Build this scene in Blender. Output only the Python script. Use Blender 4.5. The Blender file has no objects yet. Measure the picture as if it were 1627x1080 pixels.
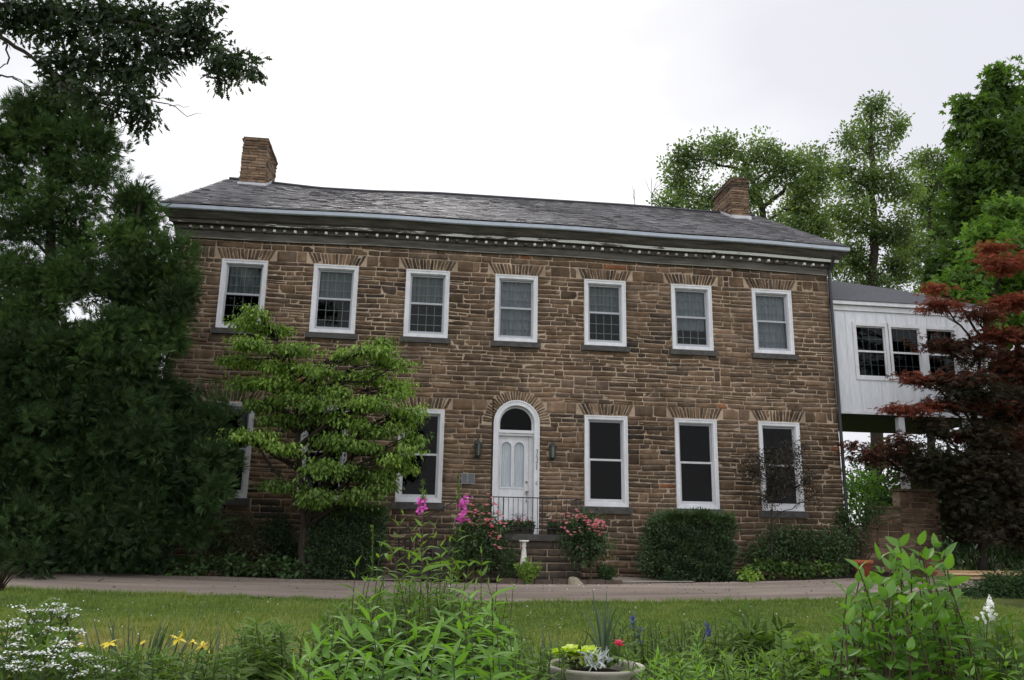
import bpy, math
import numpy as np
from mathutils import Matrix
rng = np.random.default_rng(7)
V = lambda *a: np.array(a, float)
scene = bpy.context.scene
# ------------------------------------------------------------------ camera
yaw, pit, rol = map(math.radians, (6.91485505, 13.42203033, 1.09716042))
FPX, IW, IH = 1311.18, 1627., 1080.
CAM = V(-2.5979, -20.3908, 1.6)
_f = V(math.sin(yaw)*math.cos(pit), math.cos(yaw)*math.cos(pit), math.sin(pit))
_r = V(math.cos(yaw), -math.sin(yaw), 0); _u = np.cross(_r, _f)
RR = np.array([math.cos(rol)*_r+math.sin(rol)*_u, -math.sin(rol)*_r+math.cos(rol)*_u, _f])
cd = bpy.data.cameras.new('camera'); co = bpy.data.objects.new('camera', cd); scene.collection.objects.link(co)
cd.sensor_width = 36; cd.lens = FPX/IW*36; cd.clip_start = .1; cd.clip_end = 2000
M = Matrix.Identity(4)
for i in range(3):
    M[i][0] = RR[0][i]; M[i][1] = RR[1][i]; M[i][2] = -RR[2][i]; M[i][3] = CAM[i]
co.matrix_world = M
scene.camera = co
# ------------------------------------------------------------------ sky, sun, exposure
SUN_EL, SUN_AZ = math.radians(34), math.radians(-1)      # azimuth from +Y, beyond the house
sd = V(math.sin(SUN_AZ)*math.cos(SUN_EL), math.cos(SUN_AZ)*math.cos(SUN_EL), math.sin(SUN_EL))
world = bpy.data.worlds.new('World'); scene.world = world; world.use_nodes = True
wt = world.node_tree; wn = wt.nodes; wn.clear()
def N(nt, t, **k):
    n = nt.nodes.new(t)
    for a, b in k.items(): setattr(n, a, b)
    return n
out = N(wt, 'ShaderNodeOutputWorld')
sky = N(wt, 'ShaderNodeTexSky', sky_type='NISHITA', sun_disc=False, sun_elevation=SUN_EL, sun_rotation=SUN_AZ)
b1 = N(wt, 'ShaderNodeBackground'); b1.inputs[1].default_value = .1
wt.links.new(sky.outputs[0], b1.inputs[0])
tc = N(wt, 'ShaderNodeTexCoord')
dp = N(wt, 'ShaderNodeVectorMath', operation='DOT_PRODUCT'); gd = V(math.sin(math.radians(1))*math.cos(math.radians(24)), math.cos(math.radians(24)), math.sin(math.radians(24))); dp.inputs[1].default_value = tuple(gd)  # thinnest cloud
wt.links.new(tc.outputs['Generated'], dp.inputs[0])
mp = N(wt, 'ShaderNodeMapping'); mp.inputs['Scale'].default_value = (1, 1, 2.6)
wt.links.new(tc.outputs['Generated'], mp.inputs[0])
nz = N(wt, 'ShaderNodeTexNoise'); nz.inputs['Scale'].default_value = 2.3; nz.inputs['Detail'].default_value = 4; nz.inputs['Roughness'].default_value = .45
wt.links.new(mp.outputs[0], nz.inputs[0])
mx = N(wt, 'ShaderNodeMath', operation='MULTIPLY_ADD'); mx.inputs[1].default_value = .42; wt.links.new(nz.outputs[0], mx.inputs[0])
sb0 = N(wt, 'ShaderNodeMath', operation='MULTIPLY_ADD'); sb0.inputs[1].default_value = 1.; sb0.inputs[2].default_value = -.21; wt.links.new(dp.outputs['Value'], sb0.inputs[0]); wt.links.new(sb0.outputs[0], mx.inputs[2])
cr = N(wt, 'ShaderNodeValToRGB'); e = cr.color_ramp.elements
e[0].position = .40; e[0].color = (.78, .79, .82, 1); e[1].position = .99; e[1].color = (.56, .56, .565, 1)
for q_, c_ in ((.66, (.40, .40, .435, 1)), (.85, (.41, .41, .437, 1)), (.93, (.465, .465, .48, 1))): m_ = e.new(q_); m_.color = c_
wt.links.new(mx.outputs[0], cr.inputs[0])
b2 = N(wt, 'ShaderNodeBackground'); b2.inputs[1].default_value = 1.0; wt.links.new(cr.outputs[0], b2.inputs[0])
ms = N(wt, 'ShaderNodeMixShader'); ms.inputs[0].default_value = .95
wt.links.new(b1.outputs[0], ms.inputs[1]); wt.links.new(b2.outputs[0], ms.inputs[2]); wt.links.new(ms.outputs[0], out.inputs[0])
sl = bpy.data.lights.new('sun', 'SUN'); sl.energy = 1.0; sl.angle = math.radians(14); sl.color = (1, .97, .92)
so = bpy.data.objects.new('sun', sl); scene.collection.objects.link(so)
so.rotation_euler = (-(math.pi/2-SUN_EL), 0, -SUN_AZ)
scene.view_settings.view_transform = 'Standard'; scene.view_settings.look = 'None'
scene.view_settings.exposure = 1.02; scene.view_settings.gamma = 1
scene.render.engine = 'CYCLES'
scene.cycles.max_bounces = 6; scene.cycles.diffuse_bounces = 3; scene.cycles.transparent_max_bounces = 8
# ------------------------------------------------------------------ helpers: pixels of the survey -> points at a true depth
def ray(px, py): return V((px-IW/2)/FPX, -(py-IH/2)/FPX, 1) @ RR
def P(px, py, Y):
    d = ray(px, py); return CAM + (Y-CAM[1])/d[1]*d
def gz(x, y):
    x = np.asarray(x, float); y = np.asarray(y, float)
    z = np.interp(y, [-40, -20, -9, -5.2, -2, 0, 60], [0.02, .05, .2, .38, .6, .66, 1.2])
    c = np.where(x < -.5, .0017, .003)*(x+.5)**2
    return z+np.minimum(c, .24)
def G(px, Y):           # ground point under image column px at depth Y
    p = P(px, 900, Y); x = p[0]
    return V(x, Y, float(gz(x, Y)))
def ppm(Y, px=813): # pixels per metre
    return FPX/float((P(px, 700, Y)-CAM)@RR[2])
C = scene.collection
class MB:
    def __init__(s): s.v = []; s.f = {3: [], 4: []}; s.r = []; s.n = 0
    def add(s, v, f3=None, f4=None, r=.5):
        v = np.asarray(v, float).reshape(-1, 3)
        if f3 is not None and len(f3): s.f[3].append(np.asarray(f3, int).reshape(-1, 3)+s.n)
        if f4 is not None and len(f4): s.f[4].append(np.asarray(f4, int).reshape(-1, 4)+s.n)
        s.v.append(v); s.r.append(np.broadcast_to(np.asarray(r, float), (len(v),)).copy()); s.n += len(v)
    def build(s, name, mat, parent=None, smooth=False):
        v = np.concatenate(s.v) if s.v else np.zeros((0, 3)); r = np.concatenate(s.r) if s.r else np.zeros(0)
        f3 = np.concatenate(s.f[3]) if s.f[3] else np.zeros((0, 3), int)
        f4 = np.concatenate(s.f[4]) if s.f[4] else np.zeros((0, 4), int)
        org = V(0, 0, 0); p = parent
        while p is not None: org = org+np.array(p.location); p = p.parent
        v = v-org
        me = bpy.data.meshes.new(name)
        me.vertices.add(len(v)); me.vertices.foreach_set('co', v.astype(np.float32).ravel())
        loops = np.concatenate([f3.ravel(), f4.ravel()]); me.loops.add(len(loops))
        me.loops.foreach_set('vertex_index', loops.astype(np.int32))
        st = np.concatenate([np.arange(len(f3))*3, len(f3)*3+np.arange(len(f4))*4])
        me.polygons.add(len(f3)+len(f4)); me.polygons.foreach_set('loop_start', st.astype(np.int32))
        a = me.attributes.new('rnd', 'FLOAT', 'POINT'); a.data.foreach_set('value', r.astype(np.float32))
        me.update(calc_edges=True); me.validate()
        me.polygons.foreach_set('use_smooth', np.full(len(me.polygons), bool(smooth)))
        me.materials.append(mat)
        o = bpy.data.objects.new(name, me); C.objects.link(o)
        if parent is not None: o.parent = parent
        return o
    def box(s, x0, x1, y0, y1, z0, z1, r=.5):
        v = [(x, y, z) for x in (x0, x1) for y in (y0, y1) for z in (z0, z1)]
        s.add(v, f4=[(0, 1, 3, 2), (4, 6, 7, 5), (0, 4, 5, 1), (2, 3, 7, 6), (0, 2, 6, 4), (1, 5, 7, 3)], r=r); return s
    def tube(s, pts, rad, n=6, r=.5, cap=True):
        pts = np.asarray(pts, float); m = len(pts); rad = np.broadcast_to(np.asarray(rad, float), (m,))
        t = np.gradient(pts, axis=0); t /= np.linalg.norm(t, axis=1, keepdims=True)+1e-9
        ref = V(0, 0, 1) if abs(t[:, 2]).mean() < .8 else V(1, 0, 0)
        a = np.cross(t, ref); a /= np.linalg.norm(a, axis=1, keepdims=True)+1e-9; b = np.cross(t, a)
        th = np.arange(n)/n*2*math.pi
        v = pts[:, None]+rad[:, None, None]*(np.cos(th)[None, :, None]*a[:, None]+np.sin(th)[None, :, None]*b[:, None])
        i = np.arange(m-1)[:, None]*n; j = np.arange(n)[None]; k = (j+1) % n
        f = np.stack([i+j, i+k, i+n+k, i+n+j], -1).reshape(-1, 4)
        v = v.reshape(-1, 3); f3 = []
        if cap:
            v = np.concatenate([v, pts[:1], pts[-1:]])
            f3 = [(m*n, (q+1) % n, q) for q in range(n)]+[(m*n+1, (m-1)*n+q, (m-1)*n+(q+1) % n) for q in range(n)]
        s.add(v, f3, f, r); return s
    def lathe(s, c, prof, n=20, r=.5):
        prof = np.asarray(prof, float); th = np.arange(n)/n*2*math.pi
        v = np.stack([prof[:, 0:1]*np.cos(th), prof[:, 0:1]*np.sin(th), np.repeat(prof[:, 1:2], n, 1)], -1)+np.asarray(c)
        m = len(prof); i = np.arange(m-1)[:, None]*n; j = np.arange(n)[None]; k = (j+1) % n
        s.add(v.reshape(-1, 3), f4=np.stack([i+j, i+k, i+n+k, i+n+j], -1).reshape(-1, 4), r=r); return s
    def prism(s, prof, x0, x1, flare=0, r=.5):   # closed (y,z) profile swept along x; ends shift by flare*(-y)
        prof = np.asarray(prof, float); m = len(prof); xs = np.linspace(x0, x1, 25)
        t = np.linspace(-1, 1, 25)
        v = np.stack([np.stack([xs[i]+t[i]*flare*(-prof[:, 0]), prof[:, 0], prof[:, 1]+eavz(xs[i])], -1) for i in range(25)])
        i = np.arange(24)[:, None]*m; j = np.arange(m)[None]; k = (j+1) % m
        f = np.stack([i+j, i+k, i+m+k, i+m+j], -1).reshape(-1, 4)
        v = v.reshape(-1, 3); c0 = v[:m].mean(0); c1 = v[-m:].mean(0); L = len(v)
        f3 = [(L, q, (q+1) % m) for q in range(m)]+[(L+1, L-m+(q+1) % m, L-m+q) for q in range(m)]
        s.add(np.concatenate([v, [c0], [c1]]), f3, f, r); return s
def eavz(x): return -.0011*x*x+.012*math.sin(x*1.3)
def thing(name, label, cat, loc=(0, 0, 0), group=None):
    o = bpy.data.objects.new(name, None); C.objects.link(o); o.location = tuple(float(q) for q in loc); o.empty_display_size = .1
    o['label'] = label; o['category'] = cat
    if group: o['group'] = group
    return o
def tag(o, label=None, cat=None, group=None, kind=None):
    for k, v in (('label', label), ('category', cat), ('group', group), ('kind', kind)):
        if v: o[k] = v
    return o
def copy_tree(o, parent=None):
    c = o.copy(); C.objects.link(c); c.parent = parent
    for ch in o.children: copy_tree(ch, c)
    return c
# ------------------------------------------------------------------ materials
def mat(name, stops, rough=.7, spec=.3, trans=0., nscale=None, namt=.25, bump=None, bscale=20, metal=0, leaf=False, ttint=(1.25, 1.35, .55), nstretch=(1, 1, 1)):
    """stops: colours (linear) chosen along the per-piece value rnd; optional noise tint and bump"""
    m = bpy.data.materials.new(name); m.use_nodes = True; nt = m.node_tree; nt.nodes.clear(); L = nt.links.new
    o = N(nt, 'ShaderNodeOutputMaterial')
    if len(stops) == 1:
        rgb = N(nt, 'ShaderNodeRGB'); rgb.outputs[0].default_value = (*stops[0], 1); col = rgb.outputs[0]
    else:
        at = N(nt, 'ShaderNodeAttribute', attribute_name='rnd'); r = N(nt, 'ShaderNodeValToRGB')
        el = r.color_ramp.elements
        for i, c in enumerate(stops):
            p = i/(len(stops)-1)
            if i == 0: q = el[0]
            elif i == len(stops)-1: q = el[-1]
            else: q = el.new(p)
            q.position = p; q.color = (*c, 1)
        L(at.outputs['Fac'], r.inputs[0]); col = r.outputs[0]
    tcn = None
    if nscale or bump:
        tcn = N(nt, 'ShaderNodeTexCoord'); mpn = N(nt, 'ShaderNodeMapping'); mpn.inputs['Scale'].default_value = nstretch
        L(tcn.outputs['Object'], mpn.inputs[0])
    if nscale:
        n1 = N(nt, 'ShaderNodeTexNoise'); n1.inputs['Scale'].default_value = nscale; n1.inputs['Detail'].default_value = 5; n1.inputs['Roughness'].default_value = .65
        L(mpn.outputs[0], n1.inputs[0])
        mr = N(nt, 'ShaderNodeMapRange'); mr.inputs[1].default_value = .3; mr.inputs[2].default_value = .7
        mr.inputs[3].default_value = 1-namt; mr.inputs[4].default_value = 1+namt; L(n1.outputs[0], mr.inputs[0])
        mm = N(nt, 'ShaderNodeVectorMath', operation='SCALE'); L(col, mm.inputs[0]); L(mr.outputs[0], mm.inputs['Scale']); col = mm.outputs[0]
    if leaf:
        d = N(nt, 'ShaderNodeBsdfDiffuse'); t = N(nt, 'ShaderNodeBsdfTranslucent'); g = N(nt, 'ShaderNodeBsdfGlossy'); g.inputs['Roughness'].default_value = rough
        L(col, d.inputs[0])
        gm = N(nt, 'ShaderNodeVectorMath', operation='MULTIPLY'); gm.inputs[1].default_value = ttint; L(col, gm.inputs[0]); L(gm.outputs[0], t.inputs[0])
        a = N(nt, 'ShaderNodeMixShader'); a.inputs[0].default_value = trans; L(d.outputs[0], a.inputs[1]); L(t.outputs[0], a.inputs[2])
        b = N(nt, 'ShaderNodeMixShader'); b.inputs[0].default_value = spec; L(a.outputs[0], b.inputs[1]); L(g.outputs[0], b.inputs[2])
        L(b.outputs[0], o.inputs[0]); return m
    p = N(nt, 'ShaderNodeBsdfPrincipled'); p.inputs['Roughness'].default_value = rough; p.inputs['Specular IOR Level'].default_value = spec
    p.inputs['Metallic'].default_value = metal; L(col, p.inputs['Base Color'])
    if bump:
        n2 = N(nt, 'ShaderNodeTexNoise'); n2.inputs['Scale'].default_value = bscale; n2.inputs['Detail'].default_value = 6; n2.inputs['Roughness'].default_value = .7
        L(mpn.outputs[0], n2.inputs[0]); bp = N(nt, 'ShaderNodeBump'); bp.inputs['Strength'].default_value = 1; bp.inputs['Distance'].default_value = bump
        L(n2.outputs[0], bp.inputs['Height']); L(bp.outputs[0], p.inputs['Normal'])
    L(p.outputs[0], o.inputs[0]); return m
def glass_mat(name, refl, tint=(.88, .9, .9)):
    m = bpy.data.materials.new(name); m.use_nodes = True; nt = m.node_tree; nt.nodes.clear(); L = nt.links.new
    o = N(nt, 'ShaderNodeOutputMaterial'); t = N(nt, 'ShaderNodeBsdfTransparent'); t.inputs[0].default_value = (*tint, 1)
    g = N(nt, 'ShaderNodeBsdfGlossy'); g.inputs['Roughness'].default_value = .03
    lw = N(nt, 'ShaderNodeLayerWeight'); lw.inputs['Blend'].default_value = .25
    mu = N(nt, 'ShaderNodeMath', operation='MULTIPLY'); mu.inputs[1].default_value = refl; L(lw.outputs['Fresnel'], mu.inputs[0])
    x = N(nt, 'ShaderNodeMixShader'); L(mu.outputs[0], x.inputs[0]); L(t.outputs[0], x.inputs[1]); L(g.outputs[0], x.inputs[2]); L(x.outputs[0], o.inputs[0]); return m
STONE = mat('sandstone', [(.045, .036, .031), (.08, .056, .040), (.105, .071, .047), (.135, .088, .055), (.165, .107, .066), (.115, .083, .062), (.195, .13, .083), (.21, .09, .045)], .9, .15, nscale=5, namt=.38, bump=.012, bscale=28)
STONE_DK = mat('dark_sandstone', [(.05, .043, .034), (.09, .07, .055), (.13, .1, .075), (.17, .13, .095)], .9, .15, nscale=4, namt=.4, bump=.014, bscale=22)  # dark grey-brown stone for the stoop base
STONE_CH = mat('chimney_sandstone', [(.06, .05, .042), (.14, .09, .06), (.18, .12, .08), (.235, .16, .105), (.16, .115, .088)], .9, .15, nscale=4, namt=.35, bump=.012, bscale=22)
MORTAR = mat('lime_mortar', [(.37, .285, .21)], .95, .1, nscale=6, namt=.3, bump=.008, bscale=60)
WHITE = mat('white_paint', [(.62, .62, .64)], .5, .35, nscale=9, namt=.07, bump=.001, bscale=40)
GREYP = mat('grey_sash_paint', [(.34, .35, .38)], .45, .4, nscale=8, namt=.1)
SILL = mat('dark_stone_sill', [(.07, .066, .062)], .85, .2, nscale=9, namt=.35, bump=.006, bscale=30)
GLASSU = glass_mat('window_glass', .55); GLASSL = glass_mat('darkened_glass', .38, (.6, .6, .62)); GLASSA = glass_mat('annex_glass', .5, (.6, .65, .65))  # GLASSL: weak reflection and dark tint stand in for mirrored trees
CURT = mat('pale_curtain', [(.12, .135, .135), (.26, .28, .31)], .95, .1, nscale=3, namt=.3, nstretch=(9, 1, .4))
DARKIN = mat('dark_interior', [(.02, .02, .021)], .9, .1)
MUNT = mat('muntin_paint', [(.2, .22, .22)], .6, .3)
SLATE = mat('roof_slate', [(.105, .10, .108), (.13, .122, .132), (.155, .146, .156), (.185, .174, .182), (.15, .147, .147)], .6, .4, nscale=7, namt=.25, bump=.004, bscale=25)
WOODC = mat('weathered_cornice_wood', [(.085, .078, .066)], .85, .2, nscale=3, namt=.55, bump=.004, bscale=30, nstretch=(.5, 4, 4))
DENT = mat('dentil_paint', [(.07, .065, .06), (.25, .24, .22), (.6, .59, .57)], .6, .3)
GUTM = mat('gutter_metal', [(.36, .395, .46)], .35, .5, nscale=5, namt=.12)
DARKM = mat('dark_flashing', [(.03, .03, .035)], .5, .4)
IRON = mat('black_iron', [(.018, .018, .019)], .5, .4)
LEAD = mat('lead_flashing', [(.42, .42, .45)], .5, .5, nscale=6, namt=.2)
def stain(m, sc, amt, stretch):
    nt = m.node_tree; L = nt.links.new; p = [n for n in nt.nodes if n.type == 'BSDF_PRINCIPLED'][0]; src = p.inputs['Base Color'].links[0].from_socket
    t = N(nt, 'ShaderNodeTexCoord'); a = N(nt, 'ShaderNodeMapping'); a.inputs['Scale'].default_value = stretch; L(t.outputs['Object'], a.inputs[0])
    n = N(nt, 'ShaderNodeTexNoise'); n.inputs['Scale'].default_value = sc; n.inputs['Detail'].default_value = 6; L(a.outputs[0], n.inputs[0])
    r = N(nt, 'ShaderNodeMapRange'); r.inputs[1].default_value = .35; r.inputs[2].default_value = .65; r.inputs[3].default_value = 1-amt; r.inputs[4].default_value = 1+amt*.5; L(n.outputs[0], r.inputs[0])
    v = N(nt, 'ShaderNodeVectorMath', operation='SCALE'); L(src, v.inputs[0]); L(r.outputs[0], v.inputs['Scale']); L(v.outputs[0], p.inputs['Base Color'])
stain(STONE, .55, .34, (1, 1, .8)); stain(STONE, 1.6, .2, (1.6, 1, .3)); stain(MORTAR, .7, .3, (1, 1, .7)); stain(WHITE, 3, .1, (2, 1, .5));
# peeling paint: weathered wood with white left in patches (a wear pattern)
def peel_mat():
    m = mat('peeling_white_paint', [(.09, .08, .068)], .8, .2, bump=.003, bscale=30)
    nt = m.node_tree; L = nt.links.new; p = [n for n in nt.nodes if n.type == 'BSDF_PRINCIPLED'][0]
    t = N(nt, 'ShaderNodeTexCoord'); mpn = N(nt, 'ShaderNodeMapping'); mpn.inputs['Scale'].default_value = (.9, 6, 6); L(t.outputs['Object'], mpn.inputs[0])
    n = N(nt, 'ShaderNodeTexNoise'); n.inputs['Scale'].default_value = 1.6; n.inputs['Detail'].default_value = 8; n.inputs['Roughness'].default_value = .7; L(mpn.outputs[0], n.inputs[0])
    s = N(nt, 'ShaderNodeSeparateXYZ'); L(t.outputs['Object'], s.inputs[0])
    a = N(nt, 'ShaderNodeMath', operation='MULTIPLY_ADD'); a.inputs[1].default_value = .012; L(s.outputs[0], a.inputs[0]); L(n.outputs[0], a.inputs[2])
    r = N(nt, 'ShaderNodeValToRGB'); r.color_ramp.elements[0].position = .47; r.color_ramp.elements[1].position = .52
    r.color_ramp.elements[0].color = (.075, .068, .058, 1); r.color_ramp.elements[1].color = (.5, .5, .48, 1); L(a.outputs[0], r.inputs[0]); L(r.outputs[0], p.inputs['Base Color'])
    return m
PEEL = peel_mat()
BARK = mat('bark', [(.038, .031, .026)], .9, .1, nscale=6, namt=.4, bump=.02, bscale=14, nstretch=(3, 3, .7))
BARKL = mat('grey_bark', [(.09, .08, .07)], .9, .1, nscale=6, namt=.4, bump=.01, bscale=18)
def leafm(name, stops, trans=.35, spec=.06, rough=.45): return mat(name, stops, rough, spec, trans, leaf=True, ttint=(1.1, 1.1, 1.1) if 'petal' in name or name.startswith('red_m') or 'silver' in name else (1.25, 1.35, .55))
L_CEDAR = leafm('cedar_foliage', [(.018, .034, .014), (.034, .066, .021), (.056, .108, .031), (.095, .165, .042)], .25, .02, .6)
L_OAK = leafm('oak_leaves', [(.016, .028, .014), (.026, .042, .019), (.04, .062, .026)], .3, .02)
L_BG = leafm('far_tree_leaves', [(.06, .09, .042), (.1, .15, .06), (.15, .215, .08), (.21, .29, .105)], .5, .02)
L_BGB = leafm('bright_tree_leaves', [(.045, .08, .024), (.075, .135, .034), (.115, .2, .046), (.18, .32, .065)], .5, .02)
L_DOG = leafm('dogwood_leaves', [(.07, .12, .025), (.14, .23, .042), (.22, .34, .06), (.32, .47, .095)], .4, .02)
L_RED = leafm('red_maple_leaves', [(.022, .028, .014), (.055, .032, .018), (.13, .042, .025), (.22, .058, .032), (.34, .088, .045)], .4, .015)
L_REDLO = leafm('dim_maple_leaves', [(.02, .016, .012), (.035, .022, .016), (.03, .035, .018), (.055, .025, .018)], .3, .04)
L_YEW = leafm('yew_needles', [(.016, .03, .014), (.03, .056, .021), (.048, .088, .03), (.08, .14, .042)], .2, .04)
L_SHRUB = leafm('shrub_leaves', [(.026, .05, .02), (.048, .088, .03), (.078, .14, .045)], .3, .03)
L_HERB = leafm('herb_leaves', [(.038, .072, .018), (.07, .13, .027), (.12, .205, .038), (.19, .31, .055)], .4, .02, .5)
L_HERBD = leafm('dark_herb_leaves', [(.028, .054, .015), (.052, .094, .023), (.09, .155, .035), (.14, .22, .048)], .3, .018, .5)
L_LIME = leafm('lime_leaves', [(.06, .13, .025), (.1, .21, .035), (.16, .31, .045), (.22, .38, .055)], .45, .03)
L_CHART = leafm('chartreuse_leaves', [(.42, .55, .05), (.6, .7, .08)], .4, .06)
L_IRIS = leafm('iris_blades', [(.03, .055, .03), (.045, .08, .04), (.07, .115, .05)], .3, .04)
L_GRASS = leafm('lawn_grass', [(.08, .125, .022), (.13, .21, .034), (.19, .27, .045), (.3, .31, .075), (.38, .34, .13)], .35, .04, .5)
L_SILV = leafm('silver_leaves', [(.35, .4, .38), (.5, .54, .52)], .2, .05)
F_PINK = leafm('pink_petals', [(.82, .22, .32), (.88, .38, .44), (.95, .66, .64)], .35, .02)
F_MAG = leafm('magenta_petals', [(.5, .06, .35), (.7, .12, .5)], .3, .04)
F_RED = leafm('red_petals', [(.75, .05, .12), (.85, .12, .22)], .3, .04)
F_WHITE = leafm('white_petals', [(.75, .77, .72), (.9, .9, .86)], .2, .04)
F_YEL = leafm('yellow_petals', [(.8, .62, .04), (.85, .72, .1)], .3, .04)
F_BLUE = leafm('blue_petals', [(.08, .1, .25), (.12, .15, .35)], .3, .04)
STEM = mat('plant_stems', [(.06, .08, .03)], .7, .2); STEMR = mat('reddish_stems', [(.07, .045, .03)], .7, .2)
SOIL = mat('dark_soil', [(.028, .022, .017)], .95, .05, nscale=4, namt=.5, bump=.04, bscale=12)
# ------------------------------------------------------------------ vectorised foliage pieces
def unit(a): return a/(np.linalg.norm(a, axis=-1, keepdims=True)+1e-9)
def strip_leaf(ts, ws, droop=.15, cup=.05):
    v = []; f4 = []; f3 = []
    ts = list(ts); n = len(ts)
    for t, w in zip(ts, ws): v += [(t, w, cup*w*4-droop*t*t), (t, 0, -droop*t*t), (t, -w, cup*w*4-droop*t*t)]
    for i in range(n-1):
        a = 3*i; f4 += [(a, a+1, a+4, a+3), (a+1, a+2, a+5, a+4)]
    return np.array(v, float), np.array(f3), np.array(f4)
T_DIA = (np.array([(0, 0, 0), (.5, .26, .07), (1, 0, -.06), (.5, -.26, .07)], float), np.array([(0, 1, 2), (0, 2, 3)]), None)
T_NEED = (np.array([(0, 0, 0), (.5, .13, .03), (1, 0, -.04), (.5, -.13, .03)], float), np.array([(0, 1, 2), (0, 2, 3)]), None)
T_LANCE = strip_leaf([0, .2, .45, .75, 1], [.01, .085, .105, .055, .004], .5)
T_BROAD = strip_leaf([0, .15, .4, .7, .9, 1], [.01, .17, .25, .18, .07, .004], .25)
T_ALT = {}
def alts(T):
    k = id(T)
    if k not in T_ALT:
        L_ = [T]
        for a, b in ((-.3, .12), (.35, -.15), (.1, .3)):
            v = T[0].copy(); v[:, 2] -= a*v[:, 0]**2; v[:, 1] += b*v[:, 0]**2; L_.append((v, T[1], T[2]))
        T_ALT[k] = L_
    return T_ALT[k]
T_OAK = strip_leaf([0, .12, .2, .32, .4, .55, .63, .78, .86, 1], [.015, .03, .13, .06, .22, .09, .27, .1, .15, .01], .2)
T_ROUND = strip_leaf([0, .1, .4, .75, 1], [.05, .3, .42, .32, .03], .1)
def palm(n=5, w=.11, spread=75):
    v = [(0, 0, 0)]; f = []
    for i in range(n):
        a = math.radians(-spread+2*spread*i/(n-1)); L = 1-.35*abs(i-(n-1)/2)/((n-1)/2)
        k = len(v); c, s = math.cos(a), math.sin(a)
        v += [(L*.5*c-w*s, L*.5*s+w*c, .02), (L*c, L*s, -.1), (L*.5*c+w*s, L*.5*s-w*c, .02)]; f += [(0, k+2, k+1), (0, k+1, k)]
    return np.array(v, float), np.array(f), None
T_PALM = palm(); T_SPRAY = palm(5, .045, 42); T_MAPLE = palm(5, .2, 80)
def put(mb, T, pos, d, nrm, size, r=None):
    v, f3, f4 = T; m = len(pos)
    if m == 0: return
    d = unit(d); s = unit(np.cross(nrm, d)); n = np.cross(d, s); size = np.broadcast_to(size, (m,))
    W_ = pos[:, None]+size[:, None, None]*(v[None, :, 0:1]*d[:, None]+v[None, :, 1:2]*s[:, None]+v[None, :, 2:3]*n[:, None])
    k = len(v); off = np.arange(m)[:, None, None]*k
    if r is None: r = rng.random(m)
    r = np.repeat(np.broadcast_to(r, (m,)), k)
    mb.add(W_.reshape(-1, 3), None if f3 is None or not len(f3) else (off+f3[None]).reshape(-1, 3), None if f4 is None or not len(f4) else (off+f4[None]).reshape(-1, 4), r)
def rdir(m, up=0., flat=1.):
    d = rng.normal(size=(m, 3)); d[:, 2] = d[:, 2]*flat+up; return unit(d)
def ell(px, py, Y, rx, ry, rd=None):
    k = ppm(Y, px); return (P(px, py, Y), V(rx/k, (rd if rd else (rx+ry)/2)/k, ry/k))
def clump_leaves(mb, c, r, n, T, size, shell=.6, cl=.28, per=22, flat=1., up=.6, droop=-.2, rlo=0, rhi=1, jit=.12):
    """n leaves in small twig clusters spread through an ellipsoid; returns cluster points"""
    K = max(3, int(n/per)); u = rdir(K)
    rad = shell+(1-shell)*rng.random(K)**.7; rad *= (1+rng.normal(size=K)*jit)
    cp = c+u*rad[:, None]*r
    idx = rng.integers(0, K, n); shift = rng.normal()*.1; csz = (.6+.8*rng.random(K))*cl
    off = np.clip(rng.normal(size=(n, 3)), -1.5, 1.5)*V(1, 1, flat)*.5
    pos = cp[idx]+off*csz[idx][:, None]
    d = unit(off+rdir(n)*.5+V(0, 0, droop)); nr = unit(rdir(n)*.6+V(0, 0, up)+off*.4)
    cb = rng.random(K); rr = np.clip(rlo+(rhi-rlo)*(.68*cb[idx]+.32*rng.random(n))+shift*(rhi-rlo), 0, 1)
    put(mb, T, pos, d, nr, size*(.7+.6*rng.random(n)), rr); return cp
def curve(a, b, sag=.1, n=6, wob=.06):
    t = np.linspace(0, 1, n)[:, None]; L = np.linalg.norm(b-a)
    p = a+(b-a)*t; p[:, 2] += sag*L*np.sin(t[:, 0]*math.pi)
    w = rng.normal(size=(n, 3))*wob*L*.5; w[0] = 0; w[-1] = 0
    return p+w
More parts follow.
